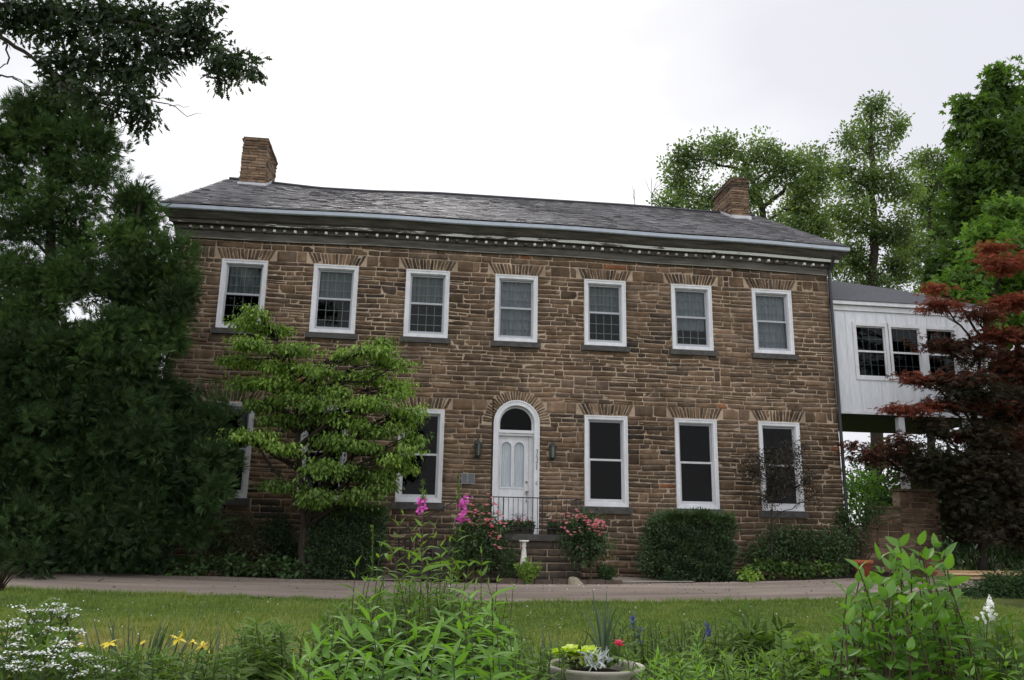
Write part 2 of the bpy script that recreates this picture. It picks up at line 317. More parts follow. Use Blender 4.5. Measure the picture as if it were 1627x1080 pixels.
def tree(name, label, cat, trunk, r0, clumps, T, lm, size, dens, bark=None, group=None, r1=None, twig=.012, nsub=5, ntrunk=10, **kw):
    bark = bark or BARK; trunk = np.asarray(trunk, float)
    th = thing(name, label, cat, trunk[0], group)
    tb = MB(); n = len(trunk); tt = np.linspace(0, n-1, n*4); tp = np.stack([np.interp(tt, np.arange(n), trunk[:, i]) for i in range(3)], 1)
    tp[1:-1] += rng.normal(size=(len(tp)-2, 3))*r0*.18
    rad = np.linspace(1, 0, len(tp))**.9*(r0-(r1 or r0*.2))+(r1 or r0*.2); rad[0] *= 1.35
    tb.tube(tp, rad, ntrunk)
    lb = MB()
    for q_ in clumps:
        c, r = q_[:2]; op = dict(kw); ds_ = dens
        if len(q_) > 2: op.update(q_[2]); ds_ = dens*op.pop('k', 1)
        area = math.pi*r[0]*r[2]*4
        nl = int(ds_*area); cp = clump_leaves(lb, c, r, nl, T, size, **op)
        cand = tp[(tp[:, 2] < c[2]-.1*r[2]) ]
        if len(cand) == 0: cand = tp[:2]
        dd = np.linalg.norm(cand-c, axis=1)+abs((c[2]-cand[:, 2])-np.linalg.norm((cand-c)[:, :2], axis=1)*.6)*.6
        a = cand[dd.argmin()]; L = np.linalg.norm(c-a); q = curve(a, c, .06, 7)
        rr = min(r0*.45, .02+.022*L); tb.tube(q, np.linspace(rr, rr*.35, 7), 5, cap=False)
        for p in cp[rng.permutation(len(cp))[:nsub]]:
            s0 = q[rng.integers(3, 7)]; tb.tube(curve(s0, p, .04, 4), np.linspace(rr*.3+.004, twig*.5, 4), 4, cap=False)
    tb.build('trunk', bark, th, True); lb.build('crown', lm, th)
    return th
# ------------------------------------------------------------------ setting: ground, drive, beds, paths
def sheet(name, m, xs, ys, dz, kind='structure', zf=gz, amp=0):
    X, Y = np.meshgrid(xs, ys, indexing='ij'); Z = zf(X, Y)+dz
    if amp: Z = Z+rng.normal(size=Z.shape)*amp
    a, b = X.shape; mb = MB(); i = np.arange(a-1)[:, None]*b; j = np.arange(b-1)[None]
    mb.add(np.stack([X, Y, Z], -1).reshape(-1, 3), f4=np.stack([i+j, i+b+j, i+b+j+1, i+j+1], -1).reshape(-1, 4))
    return tag(mb.build(name, m, None, True), kind=kind)
def ground_mat():
    m = mat('turf_soil', [(.11, .13, .04)], .95, .05, nscale=1.2, namt=.45, bump=.03, bscale=18)
    return m
GM = ground_mat()
xs = np.concatenate([[-400, -150, -60, -30], np.arange(-20, 20.1, .5), [30, 60, 150, 400]])
ys = np.concatenate([[-60, -30], np.arange(-22, 6.1, .5), [10, 20, 40, 90, 200, 500]])
stain(GM, .8, .3, (1, 1, 1)); sheet('ground', GM, xs, ys, 0)
DRIVE = mat('worn_asphalt_drive', [(.27, .22, .185)], .9, .15, nscale=.7, namt=.34, bump=.006, bscale=90, nstretch=(.25, 2.2, 1))
stain(DRIVE, .35, .16, (.3, 1, 1)); stain(DRIVE, 1.3, .22, (.12, 1.6, 1))
def strip_sheet(name, m, x0, x1, near, far, dz, nx=120, ny=8):
    x = np.linspace(x0, x1, nx); t = np.linspace(0, 1, ny); X = np.repeat(x[:, None], ny, 1)
    Y = near(x)[:, None]*(1-t)+far(x)[:, None]*t; Z = gz(X, Y)+dz; mb = MB(); i = np.arange(nx-1)[:, None]*ny; j = np.arange(ny-1)[None]
    mb.add(np.stack([X, Y, Z], -1).reshape(-1, 3), f4=np.stack([i+j, i+ny+j, i+ny+j+1, i+j+1], -1).reshape(-1, 4))
    return tag(mb.build(name, m, None, True), kind='structure')
dn = lambda x: -4.65+.05*np.sin(x*2.1)+.035*np.sin(x*5.3)+.025*np.sin(x*13.7+1)+.015*np.sin(x*29)
df = lambda x: -1.75+.04*np.sin(x*1.7)
strip_sheet('drive', DRIVE, -22, 22, dn, df, .012)
strip_sheet('flower_border_soil', SOIL, -12, 9.5, lambda x: df(x)+.02, lambda x: df(x)*0-.01, .02)
PATH = mat('pale_concrete_path', [(.34, .30, .25)], .9, .1, nscale=3, namt=.2, bump=.004, bscale=60)
strip_sheet('right_path', PATH, 2.15, 3.9, lambda x: -1.8+0*x, lambda x: -.2-.35*np.maximum(x-2.6, 0)*2, .034, 14)
strip_sheet('left_path', PATH, -3.35, -2.2, lambda x: -1.8+0*x, lambda x: -.25+0*x, .034, 14)
strip_sheet('foreground_bed_soil', SOIL, -9, 5.5, lambda x: -19.5+0*x, lambda x: -12.2+.5*np.sin(x*.9), .016)
# low kerb along the rose bed
kb = MB(); x0, x1 = -.55, 2.2
for k in range(7):
    a = x0+(x1-x0)*k/7; kb.box(a+.01, a+(x1-x0)/7-.006, -1.93+rng.normal()*.01, -1.76, .5, .72+rng.normal()*.008)
tag(kb.build('kerb', mat('brown_kerb_stone', [(.085, .065, .052)], .9, .1, nscale=7, namt=.4, bump=.006)), kind='structure')
# lawn: short grass blades with worn, yellowing patches
n = 330000; gy = -12.6+8.0*rng.random(n)**.8; gx = -13+21*rng.random(n)
k = (gy < dn(gx)+.12*rng.random(n)**2) & ((gx-CAM[0])**2+(gy-CAM[1])**2 > 36); gx, gy = gx[k], gy[k]; n = len(gx)
def wav(x, y, s, sh=0):
    return (np.sin(x*1.1*s+sh)+np.sin(y*1.7*s+x*.6*s+1.3+sh)+np.sin(x*2.3*s-y*1.9*s+sh*2)+np.sin(x*.45*s+y*3.1*s))/4
patch = wav(gx, gy, .9)+.8*wav(gx, gy, 2.7, 2)
dry = np.clip((-6.4-gy)/3.2, 0, 1)*np.clip((1.5-gx)/6, .12, 1)
rr = np.clip(.34+.16*patch+.62*dry+.16*rng.normal(size=n), 0, 1)
h = (.035+.04*rng.random(n))*(1+.35*patch)*np.where(gy > dn(gx)-.25, 1.5, 1)
pos = np.stack([gx, gy, gz(gx, gy)-.005], 1); tuft = (wav(gx, gy, 5.1, 1)+wav(gx, gy, 11., 4))*.5; h = h*(1+.7*np.clip(tuft, -.5, 1)); w = .006+.004*rng.random(n); th_ = rng.random(n)*6.283
side = np.stack([np.cos(th_), np.sin(th_), 0*th_], 1)*w[:, None]; lean = rng.normal(size=(n, 3))*.35*h[:, None]; lean[:, 2] = h
vv = np.stack([pos-side, pos+side, pos+lean], 1).reshape(-1, 3); gb = MB(); gb.add(vv, np.arange(3*n).reshape(-1, 3), None, np.repeat(rr, 3))
gr = gb.build('grass', L_GRASS); tag(gr, 'short patchy lawn grass, yellowing between the flower bed and the drive', 'grass', kind='stuff')
# clover heads and fallen petals dotted on the lawn and drive edge
n = 420; cx = -11+17*rng.random(n); cy = -11.5+6.7*rng.random(n); cb = MB()
p = np.stack([cx, cy, gz(cx, cy)+.05], 1); put(cb, T_ROUND, p, rdir(n, 0, .2), rdir(n, 2), .022)
n = 60; cx = -3+6*rng.random(n); cy = -2.2-.9*rng.random(n)**2; p = np.stack([cx, cy, gz(cx, cy)+.03], 1); put(cb, T_ROUND, p, rdir(n, 0, .2), rdir(n, 2), .03)
tag(cb.build('clover_heads', F_WHITE), 'tiny white clover heads and fallen petals scattered over the lawn', 'clover', kind='stuff')

# dead leaves, twigs and grit on the drive; longer tufts along its edge
n = 700; cx = -11+20*rng.random(n); cy = df(cx)-(dn(cx)*-1+df(cx))*0-(2.9*rng.random(n)**2.2); lb = MB(); p = np.stack([cx, cy, gz(cx, cy)+.02], 1)
put(lb, T_DIA, p, rdir(n, 0, .15), rdir(n, 2), .05*(.4+rng.random(n))); tag(lb.build('leaf_litter', leafm('dead_leaves', [(.05, .035, .022), (.12, .08, .045), (.24, .18, .1)], .1, .02)), 'brown leaf litter and grit scattered over the drive', 'leaf litter', kind='stuff')
# ------------------------------------------------------------------ the stone house
def stone(mb, quad, fr, r, prot=(.009, .022), rough=.0045, cell=.085, rnd=.011):
    """one rough-faced stone: quad = 4 (u,v) corners ccw, fr maps (u,v,out) to world"""
    q = np.asarray(quad, float)+rng.normal(size=(4, 2))*.005
    wu = np.linalg.norm(q[1]-q[0]); wv = np.linalg.norm(q[3]-q[0])
    nx = max(3, int(wu/cell)+2); ny = 4 if wv < .22 else max(5, int(wv/.07)+2)
    # bevelled spacing
    def sp(n_, L): 
        e_ = min(rnd/L, .3); return np.concatenate([[0], np.linspace(e_, 1-e_, n_-1), [1]])
    s = sp(nx, wu)[:, None]; t = sp(ny, wv)[None]
    pu = (q[0][None, None]*(1-s)[..., None]*(1-t)[..., None]+q[1]*s[..., None]*(1-t)[..., None]+q[2]*s[..., None]*t[..., None]+q[3]*(1-s)[..., None]*t[..., None])
    ed = (s <= 0)|(s >= 1)|(t <= 0)|(t >= 1)
    base = rng.uniform(*prot); tilt = rng.normal()*.005; tl2 = rng.normal()*.006
    o = base+tilt*(s-.5)*2+tl2*(t-.5)*2+rng.normal(size=ed.shape)*rough
    corner = ((s < .2)|(s > .8))&((t < .3)|(t > .7)); o = o-.004*corner
    o = np.where(ed, -.004, o)
    pu = pu+(rng.normal(size=pu.shape)*np.array([.003, .0035]))
    a, b = ed.shape; i = np.arange(a-1)[:, None]*b; j = np.arange(b-1)[None]
    mb.add(fr(pu[..., 0], pu[..., 1], o).reshape(-1, 3), f4=np.stack([i+j, i+b+j, i+b+j+1, i+j+1], -1).reshape(-1, 4), r=r)
def front(Y0=0.):
    return lambda u, v, o: np.stack([u, Y0-o, v], -1)
JT = .0085
def fill(mb, fr, u0, u1, z0, z1, holes, ch=(.095, .14), ln=(.2, .66), big=.07, waves=True, **kw):
    """random coursed rubble between u0..u1 and z0..z1; holes(za, zb) -> [(ua, ub), ...]"""
    n_ = max(1, int(round((z1-z0)/np.mean(ch)))); hs = rng.uniform(*ch, n_); hs *= (z1-z0)/hs.sum(); zs = z0+np.concatenate([[0], np.cumsum(hs)])
    wob = lambda u, z: .012*math.sin(u*1.9+z*7)+.008*math.sin(u*4.3+z*3)
    def wz(u, k):
        if k == 0 or k == n_ or not waves: return zs[k]
        return zs[k]+wob(u, zs[k])
    skip = []
    for k in range(n_):
        hl = sorted(holes(zs[k]+.02, zs[k+1]-.02)); segs = []; c = u0
        for a, b in hl:
            if a > c: segs.append((c, a))
            c = max(c, b)
        if c < u1: segs.append((c, u1))
        # remove parts already covered by a two-course stone below
        for sa, sb in skip:
            ns = []
            for a, b in segs:
                if sb <= a or sa >= b: ns.append((a, b)); continue
                if sa-a > .03: ns.append((a, sa))
                if b-sb > .03: ns.append((sb, b))
            segs = ns
        skip = []
        nxt = sorted(holes(zs[k+1]+.02, zs[k+2]-.02)) if k+2 <= n_ else None
        for a, b in segs:
            u = a
            while u < b-.02:
                L = rng.uniform(*ln)*(1.25 if rng.random() < .25 else 1)
                if b-(u+L) < ln[0]*.7: L = b-u
                L = min(L, b-u); top = k+1; free = nxt is not None and all(hb <= u or ha >= u+L for ha, hb in nxt)
                r = rng.random()**1.0
                r = min(.86, max(0, r*.75+.16+.22*math.sin(u*.55+zs[k]*.9)*math.sin(u*.23-zs[k]*1.3))) if rng.random() > .012 else .97
                r = r*.9
                if rng.random() > .996: r = 1.
                if free and rng.random() < big and L < .5: top = k+2; skip.append((u, u+L))
                za, zb, zc, zd = wz(u, k), wz(u+L, k), wz(u+L, top), wz(u, top)
                g = JT*rng.uniform(.6, 1.3)/1
                if top == k+1 and L > .35 and rng.random() < .06:   # a thin pair
                    m1, m2 = (za+zd)/2, (zb+zc)/2
                    stone(mb, [(u+g, za+g), (u+L-g, zb+g), (u+L-g, m2-g*.6), (u+g, m1-g*.6)], fr, r, **kw)
                    stone(mb, [(u+g, m1+g*.6), (u+L-g, m2+g*.6), (u+L-g, zc-g), (u+g, zd-g)], fr, min(1, r*.8+.1), **kw)
                else: stone(mb, [(u+g, za+g), (u+L-g, zb+g), (u+L-g, zc-g), (u+g, zd-g)], fr, r, **kw)
                u += L
XW = 8.55; S = 2.3; HW = .553
OFF = [0, -.05, -.03, -.035, .01, .06, 0]; BX = [(i-3)*S+OFF[i] for i in range(7)]
UZ = (6.45, 8.23); LZ = (2.37, 4.633); DX, DR, DZ = .03, .575, 4.365; RA = .86
house = thing('stone_house', 'long two storey brown sandstone house with slate roof and white framed windows', 'house', (0, 4.5, .6))
def holes_main(za, zb):
    h_ = []
    for i, x in enumerate(BX):
        if zb > UZ[0]-.14 and za < UZ[0]: h_.append((x-.66, x+.66))
        if zb > UZ[0] and za < UZ[1]: h_.append((x-HW-.004, x+HW+.004))
        if i != 3:
            if zb > LZ[0]-.17 and za < LZ[0]: h_.append((x-.66, x+.66))
            if zb > LZ[0] and za < LZ[1]: h_.append((x-HW-.004, x+HW+.004))
    if za < DZ: h_.append((DX-DR-.004, DX+DR+.004))
    if zb > DZ-.05 and za < DZ+RA:
        zz = max(0, (za+zb)/2-DZ); h_.append((DX-math.sqrt(max(0, RA*RA-zz*zz)), DX+math.sqrt(max(0, RA*RA-zz*zz))))
    return merge(h_)
def merge(h_):
    h_ = sorted(h_); o_ = []
    for a, b in h_:
        if o_ and a <= o_[-1][1]: o_[-1] = (o_[-1][0], max(b, o_[-1][1]))
        else: o_.append((a, b))
    return o_
sm = MB(); F0 = front()
for z0, z1, ch in ((.45, 2.2, (.11, .17)), (2.2, 2.37, (.1, .16)), (2.37, LZ[1]+.02, (.1, .145)), (LZ[1]+.3, UZ[0]-.14, (.095, .14)), (UZ[0]-.14, UZ[0], (.13, .14)), (UZ[0], UZ[1]+.02, (.095, .14)), (UZ[1]+.31, 8.84, (.1, .16))):
    fill(sm, F0, -XW, XW, z0, z1, holes_main, ch)
# flat arches of fanned voussoirs, with squared blocks between
def flat_arch(x, z0, z1):
    n_ = 15; b = np.linspace(x-.6, x+.6, n_+1); t = np.linspace(x-.74, x+.74, n_+1); g = .008
    b[1:-1] += rng.normal(size=n_-1)*.01; t[1:-1] += rng.normal(size=n_-1)*.012; g = .008
    for k in range(n_): stone(sm, [(b[k]+g, z0+.01), (b[k+1]-g, z0+.01), (t[k+1]-g, z1-.008), (t[k]+g, z1-.008)], F0, rng.random()*.72, cell=.1)
for z0, skip3 in ((UZ[1]+.02, False), (LZ[1]+.02, True)):
    z1 = z0+.29; xs_ = [-XW]
    for i, x in enumerate(BX):
        if i == 3 and skip3: continue
        flat_arch(x, z0, z1)
    ed = []
    for i, x in enumerate(BX): ed.append((x-.75, x+.75) if not (i == 3 and skip3) else (DX-math.sqrt(RA**2-(z0+.15-DZ)**2)-.02, DX+math.sqrt(RA**2-(z0+.15-DZ)**2)+.02))
    c = -XW
    for a, b in ed+[(XW, XW)]:
        u = c
        while u < a-.02:
            L = min(a-u, rng.choice([.16, .3, .42, .5])); 
            if a-u-L < .14: L = a-u
            if L < .25 and rng.random() < .4: 
                stone(sm, [(u+JT, z0+JT), (u+L-JT, z0+JT), (u+L-JT, z0+.14), (u+JT, z0+.14)], F0, rng.random()*.8); stone(sm, [(u+JT, z0+.16), (u+L-JT, z0+.16), (u+L-JT, z1-JT), (u+JT, z1-JT)], F0, rng.random()*.8)
            else: stone(sm, [(u+JT, z0+JT), (u+L-JT, z0+JT), (u+L-JT, z1-JT), (u+JT, z1-JT)], F0, rng.choice([.3, .55, .66, .78, .4, .2, .86]), rough=.004)
            u += L
        c = b
n_ = 33; an = np.linspace(math.pi, 0, n_+1)
for k in range(n_):
    a, b = an[k]-.011, an[k+1]+.011; r0, r1 = DR+.012, RA-.01-rng.random()*.02
    stone(sm, [(DX+r0*math.cos(a), DZ+r0*math.sin(a)), (DX+r0*math.cos(b), DZ+r0*math.sin(b)), (DX+r1*math.cos(b-.0), DZ+r1*math.sin(b)), (DX+r1*math.cos(a), DZ+r1*math.sin(a))], F0, .25+.6*rng.random(), cell=.1)
sm.build('front_wall_stones', STONE, house, True)
# mortar backing of the front wall with real openings (a solid 0.3 m thick)
mm_ = MB(); yb = .32
def wall_cells():
    xs_ = sorted(set([-XW, XW]+[x-HW for x in BX]+[x+HW for x in BX])); 
    xs_ = [-XW]
    for i, x in enumerate(BX): xs_ += [x-HW, x+HW]
    xs_ += [XW]
    for k in range(len(xs_)-1):
        a, b = xs_[k], xs_[k+1]
        if k % 2 == 0: mm_.box(a, b, 0, yb, .3, 9.0)
        else:
            i = k//2; mm_.box(a, b, 0, yb, UZ[1], 9.0)
            if i != 3: mm_.box(a, b, 0, yb, .3, LZ[0]); mm_.box(a, b, 0, yb, LZ[1], UZ[0])
            else: mm_.box(a, b, 0, yb, DZ+DR+.02, UZ[0]); mm_.box(a, b, 0, yb, .3, 1.66)
wall_cells()
# spandrels beside the round arch
for sgn in (-1, 1):
    an = np.linspace(0, math.pi/2, 9)
    for k in range(8):
        xa, xb = DX+sgn*DR*math.sin(an[k]), DX+sgn*DR*math.sin(an[k+1]); za = DZ+DR*math.cos(an[k])
        mm_.box(min(xa, xb), max(xa, xb), .002, yb-.002, za, DZ+DR+.02)
mm_.build('front_wall_mortar', MORTAR, house)
# end and back walls
ew = MB(); core = MB(); YB = 9.0
core.box(-XW+.02, -XW+.3, yb+.003, YB, .3, 9.0).box(XW-.3, XW-.02, yb+.003, YB, .3, 9.0).box(-XW+.3, XW-.3, YB-.3, YB-.003, .3, 9.0)
for sx in (-1, 1):   # gable triangles
    v = [(sx*(XW-.02), 0, 9.0), (sx*(XW-.02), YB, 9.0), (sx*(XW-.02), 4.5, 12.05), (sx*(XW-.3), 0, 9.0), (sx*(XW-.3), YB, 9.0), (sx*(XW-.3), 4.5, 12.05)]
    core.add(v, [(0, 1, 2), (3, 5, 4)], [(0, 2, 5, 3), (1, 4, 5, 2)])
    fr = (lambda sx: lambda u, v, o: np.stack([sx*(XW-.02+o), u, v], -1))(sx)
    fill(ew, fr, 0, YB, .45, 8.84, lambda a, b: [], (.11, .16), (.3, .8), cell=.2)
    fill(ew, fr, 0, YB, 8.84, 12.0, lambda a, b: [(-1, max(0, (b-9.0)/.678)), (YB-max(0, (b-9.0)/.678), YB+1)], (.11, .16), (.3, .8), cell=.2)
fill(ew, lambda u, v, o: np.stack([-u, YB+o, v], -1), -XW, XW, .45, 8.84, lambda a, b: [], (.13, .18), (.4, .9), cell=.3)
core.build('rear_walls', MORTAR, house); ew.build('rear_wall_stones', STONE, house, True)
# dark rooms: floors and partition so that no light passes through
fl = MB(); fl.box(-XW+.3, XW-.3, yb+.003, YB-.3, 5.1, 5.3).box(-XW+.3, XW-.3, yb+.003, YB-.3, .9, 1.05).box(-XW+.3, XW-.3, yb+.003, YB-.3, 8.75, 8.9).box(-XW+.3, XW-.3, 3.2, 3.3, 1.05, 5.1).box(-XW+.3, XW-.3, 3.2, 3.3, 5.3, 8.75)
fl.build('interior_floors', DARKIN, house)
# ---- windows
def ring(mb, x0, x1, z0, z1, w, y0, y1, wb=None, wt=None):
    wb = wb or w; wt = wt or w
    mb.box(x0, x0+w, y0, y1, z0, z1).box(x1-w, x1, y0, y1, z0, z1).box(x0+w, x1-w, y0, y1, z0, z0+wb).box(x0+w, x1-w, y0, y1, z1-wt, z1)
def window(x, z0, z1, upper, curt, lab=None):
    m_ = MB(); ring(m_, x-HW, x+HW, z0, z1, .095, -.035, .12); ring(m_, x-HW+.095, x+HW-.095, z0+.095, z1-.095, .018, .01, .12)
    # drip moulding round the casing
    ring(m_, x-HW-.002, x+HW+.002, z0+.001, z1+.002, .03, -.05, -.034)
    w = m_.build('window', WHITE, house)
    if lab: w['label'] = lab
    s = MB(); n_ = 5; e_ = .64
    s.box(x-e_, x+e_, -.10, .1, z0-(.14 if upper else .165), z0-.004)
    s.build('sill', SILL, w, False)
    ix0, ix1, iz0, iz1 = x-HW+.113, x+HW-.113, z0+.113, z1-.113; zm = (iz0+iz1)/2+(.02 if upper else .03)
    a = MB(); ring(a, ix0, ix1, zm-.03, iz1, .042, .075, .115); a.build('upper_sash', GREYP, w)
    b = MB(); ring(b, ix0, ix1, iz0, zm+.02, .042, .03, .07, wb=.075 if not upper else .06, wt=.05); b.build('lower_sash', GREYP if upper else mat_white2, w)
    g = MB(); g.box(ix0+.04, ix1-.04, .092, .096, zm, iz1-.04).box(ix0+.04, ix1-.04, .048, .052, iz0+.06, zm-.01); g.build('pane', GLASSU if upper else GLASSL, w)
    mu = MB(); yy = .125; W0, W1 = ix0+.03, ix1-.03
    for k in range(1, 4): mu.box(W0+(W1-W0)*k/4-.007, W0+(W1-W0)*k/4+.007, yy, yy+.02, iz0, iz1)
    for k in range(1, 6):
        if k != 3: mu.box(W0, W1, yy+.001, yy+.019, iz0+(iz1-iz0)*k/6-.007, iz0+(iz1-iz0)*k/6+.007)
    if upper: mu.build('muntins', MUNT, w)
    c = MB(); lo, tone, full = curt
    if full is not None:
        m2 = 48; xx = np.linspace(ix0-.02, ix1+.02, m2); yy2 = .19+.018*np.sin(np.linspace(0, 46, m2))+.01*rng.normal(size=m2)*0
        zl = iz0-.02 if full else zm+.02-lo
        v = np.concatenate([np.stack([xx, yy2, 0*xx+zl], 1), np.stack([xx, yy2, 0*xx+iz1+.02], 1)]); i = np.arange(m2-1)
        c.add(v, f4=np.stack([i, i+1, i+m2+1, i+m2], 1), r=tone); c.build('curtain', CURT, w)
    return w
mat_white2 = mat('off_white_sash_paint', [(.5, .5, .52)], .5, .35, nscale=8, namt=.1)
UC = [(0, .05, False), (0, .1, False), (0, .1, False), (0, .75, True), (0, .1, False), (.35, .6, False), (0, .8, True)]
for i, x in enumerate(BX):
    window(x, *UZ, True, UC[i])
    if i != 3: window(x, *LZ, False, (0, 0, None))
# ---- the arched door
db = MB(); zb = 1.672
def arc_ring(mb, r0, r1, y0, y1, zs0, cx=DX, cz=DZ, n=24, legs=True):
    an = np.linspace(math.pi, 0, n+1); pts = []
    if legs: pts.append((cx-1*r0, zs0, cx-1*r1, zs0))
    for a in an: pts.append((cx+r0*math.cos(a), cz+r0*math.sin(a), cx+r1*math.cos(a), cz+r1*math.sin(a)))
    if legs: pts.append((cx+r0, zs0, cx+r1, zs0))
    v = []
    for a, b, c_, d in pts: v += [(a, y0, b), (c_, y0, d), (c_, y1, d), (a, y1, b)]
    f = []
    for k in range(len(pts)-1):
        for q in range(4): f.append((4*k+q, 4*k+(q+1) % 4, 4*k+4+(q+1) % 4, 4*k+4+q))
    mb.add(v, f4=f)
arc_ring(db, DR-.125, DR-.002, -.05, .2, zb); arc_ring(db, DR-.135, DR-.10, .0, .21, zb); arc_ring(db, DR-.03, DR+.004, -.07, -.048, zb)
zt = 4.12; db.box(DX-DR+.12, DX+DR-.12, -.01, .2, zt, zt+.075).box(DX-DR+.125, DX+DR-.125, .03, .19, zt-.06, zt-.002)
dfm = db.build('door_frame', WHITE, house)
fan = MB(); an = np.linspace(math.pi, 0, 25); rr_ = DR-.13
v = [(DX, .14, DZ-.17)]+[(DX+rr_*math.cos(a), .14, max(zt+.075, DZ+rr_*math.sin(a))) for a in an]+[(DX+rr_, .14, zt+.075), (DX-rr_, .14, zt+.075)]
fan.add(v, [(0, k, k+1) for k in range(1, 27)]+[(0, 27, 1)]); fan.build('fanlight', GLASSL, dfm)
fb = MB(); arc_ring(fb, rr_-.045, rr_+.0, .12, .16, zt+.07, n=20); fb.build('fanlight_bar', WHITE, dfm)
# door leaf with two arched lights
dx0, dx1, dz0, dz1 = DX-DR+.135, DX+DR-.24, zb+.02, zt-.06
dl = MB(); yd = .13; w2 = (dx1-dx0); lc = [dx0+w2*.275, dx0+w2*.69]; lw = w2*.165; lz0, lz1 = 2.79, 3.78
zs_ = lz1
cols = [dx0, lc[0]-lw, lc[0]+lw, lc[1]-lw, lc[1]+lw, dx1]
for k in (0, 2, 4): dl.box(cols[k], cols[k+1], yd, yd+.045, dz0, dz1)
for k in (1, 3):
    dl.box(cols[k], cols[k+1], yd, yd+.045, dz0, lz0); cx = (cols[k]+cols[k+1])/2
    aa = np.linspace(math.pi, 0, 13)
    for q in range(12):
        xa, xb = cx+lw*math.cos(aa[q]), cx+lw*math.cos(aa[q+1]); dl.box(xa, xb, yd, yd+.045, lz1+lw*max(math.sin(aa[q]), math.sin(aa[q+1])), dz1)
    arc_ring(dl, lw-.003, lw+.022, yd-.016, yd+.001, lz0, cx=cx, cz=lz1, n=14); dl.box(cx-lw-.02, cx+lw+.02, yd-.018, yd-.001, lz0-.03, lz0)
    dl.box(cx-lw, cx+lw, yd-.014, yd-.001, 2.50, 2.53).box(cx-lw, cx+lw, yd-.014, yd-.001, 1.85, 1.88).box(cx-lw, cx-lw+.02, yd-.013, yd-.001, 1.88, 2.5).box(cx+lw-.02, cx+lw, yd-.013, yd-.001, 1.88, 2.5)
dl.box(dx1+.002, dx1+.105, .1, .19, dz0, dz1)
door = dl.build('door', WHITE, house)
lc_ = MB(); m2 = 90; xx = np.linspace(dx0+.01, dx1-.01, m2); yy2 = yd+.04+.007*np.sin(np.linspace(0, 110, m2)); i = np.arange(m2-1)
lc_.add(np.concatenate([np.stack([xx, yy2, 0*xx+lz0-.05], 1), np.stack([xx, yy2, 0*xx+lz1+lw+.03], 1)]), f4=np.stack([i, i+1, i+m2+1, i+m2], 1))
lc_.build('lace_curtain', mat('lace_curtain', [(.72, .72, .76)], .95, .1, nscale=5, namt=.15, nstretch=(12, 1, .3)), door)
dg = MB(); dg.box(dx0+.02, dx1-.02, yd+.01, yd+.014, lz0, lz1+lw); dg.build('pane', glass_mat('door_glass', .3), door)
hd = MB(); hx = dx1-.045; BRASS = mat('aged_brass', [(.16, .12, .07)], .4, .5, metal=.6); hd.tube([(hx, yd+.01, 2.93), (hx, yd-.03, 2.93)], .028, 10); hd.build('deadlock', BRASS, door); hd = MB(); hd.tube([(hx, yd, 2.66), (hx, yd-.05, 2.66), (hx, yd-.06, 2.56), (hx, yd-.05, 2.46), (hx, yd, 2.45)], .014, 8).tube([(hx, yd-.02, 2.69), (hx, yd-.07, 2.69)], .026, 10).tube([(hx-.03, yd-.05, 2.70), (hx+.05, yd-.06, 2.71)], .011, 6)
hd.build('handle', BRASS, door)
# house number 731 down the right jamb, small bell hook below
nm = MB(); jx, jy = DX+DR-.062, -.056
NUMM = mat('grey_numerals', [(.13, .12, .11)], .5, .4)
def stroke(pts, cx, cz, s=.052): nm = MB(); nm.tube([(jx+cx+s*a, jy-.004, cz+s*1.55*b) for a, b in pts], .0085, 5); nm.build('numeral', NUMM, dfm)
stroke([(-.45, .9), (.45, .9), (-.1, -.9)], 0, 3.645)
stroke([(-.4, .75), (0, .95), (.42, .6), (.2, .12), (-.1, .05), (.2, -.02), (.45, -.45), (.05, -.95), (-.42, -.7)], 0, 3.475)
stroke([(0, .92), (0, -.92)], 0, 3.30)
nm.tube([(jx+.03, jy, 2.94), (jx-.01, jy-.02, 2.93), (jx-.02, jy-.02, 2.89), (jx+.02, jy-.012, 2.86)], .008, 5)
nm.build('bell_hook', NUMM, dfm)
wo = MB(); ox, oz = .14, 2.08
for k in range(5):
    a = -1.1+.55*k; wo.tube([(ox, .115, oz-.14), (ox+.05*a, .11, oz), (ox+.13*a, .1, oz+.1-.02*abs(k-2)), (ox+.17*a, .1, oz+.05)], .005, 4)
wo.build('wire_ornament', IRON, door)
# ---- cornice, gutter, dentils
cn = MB()
cn.prism([(-.001, 8.80), (-.06, 8.80), (-.06, 9.0), (-.10, 9.02), (-.10, 9.115), (-.22, 9.13), (-.235, 9.21), (-.30, 9.24), (-.42, 9.36), (-.42, 9.43), (-.001, 9.43)], -XW-.0, XW+.0, .95)
corn = cn.build('cornice', WOODC, house)
pm = MB(); pm.prism([(-.2205, 9.135), (-.245, 9.132), (-.25, 9.205), (-.2355, 9.21)], -XW, XW, .95); pm.build('peeling_fillet', PEEL, corn)
tm = MB(); tm.prism([(-.061, 8.795), (-.085, 8.795), (-.085, 8.815), (-.061, 8.815)], -XW, XW, .95); tm.build('lower_moulding', mat('worn_pale_wood', [(.2, .19, .165)], .8, .2, nscale=4, namt=.6, nstretch=(.6, 5, 5)), corn)
nd = 66; sh = None
for k in range(nd):
    x = -XW+.28+(2*XW-.5)*k/(nd-1)+rng.normal()*.006; q = rng.random(); w_ = .03
    if sh is None or True:
        d_ = MB(); z = 9.045+eavz(x); h_ = .03; d_.box(x-w_, x+w_, -.205, -.101, z-h_, z+h_, r=.0 if q < .13 else (.5 if q < .42 else 1.)); d_.build('dentil', DENT, corn)
gm_ = MB(); gm_.prism([(-.43, 9.385), (-.50, 9.375), (-.53, 9.395), (-.535, 9.48), (-.515, 9.485), (-.50, 9.42), (-.43, 9.42)], -XW-.05, XW+.0, .8); gm_.build('gutter', GUTM, house)
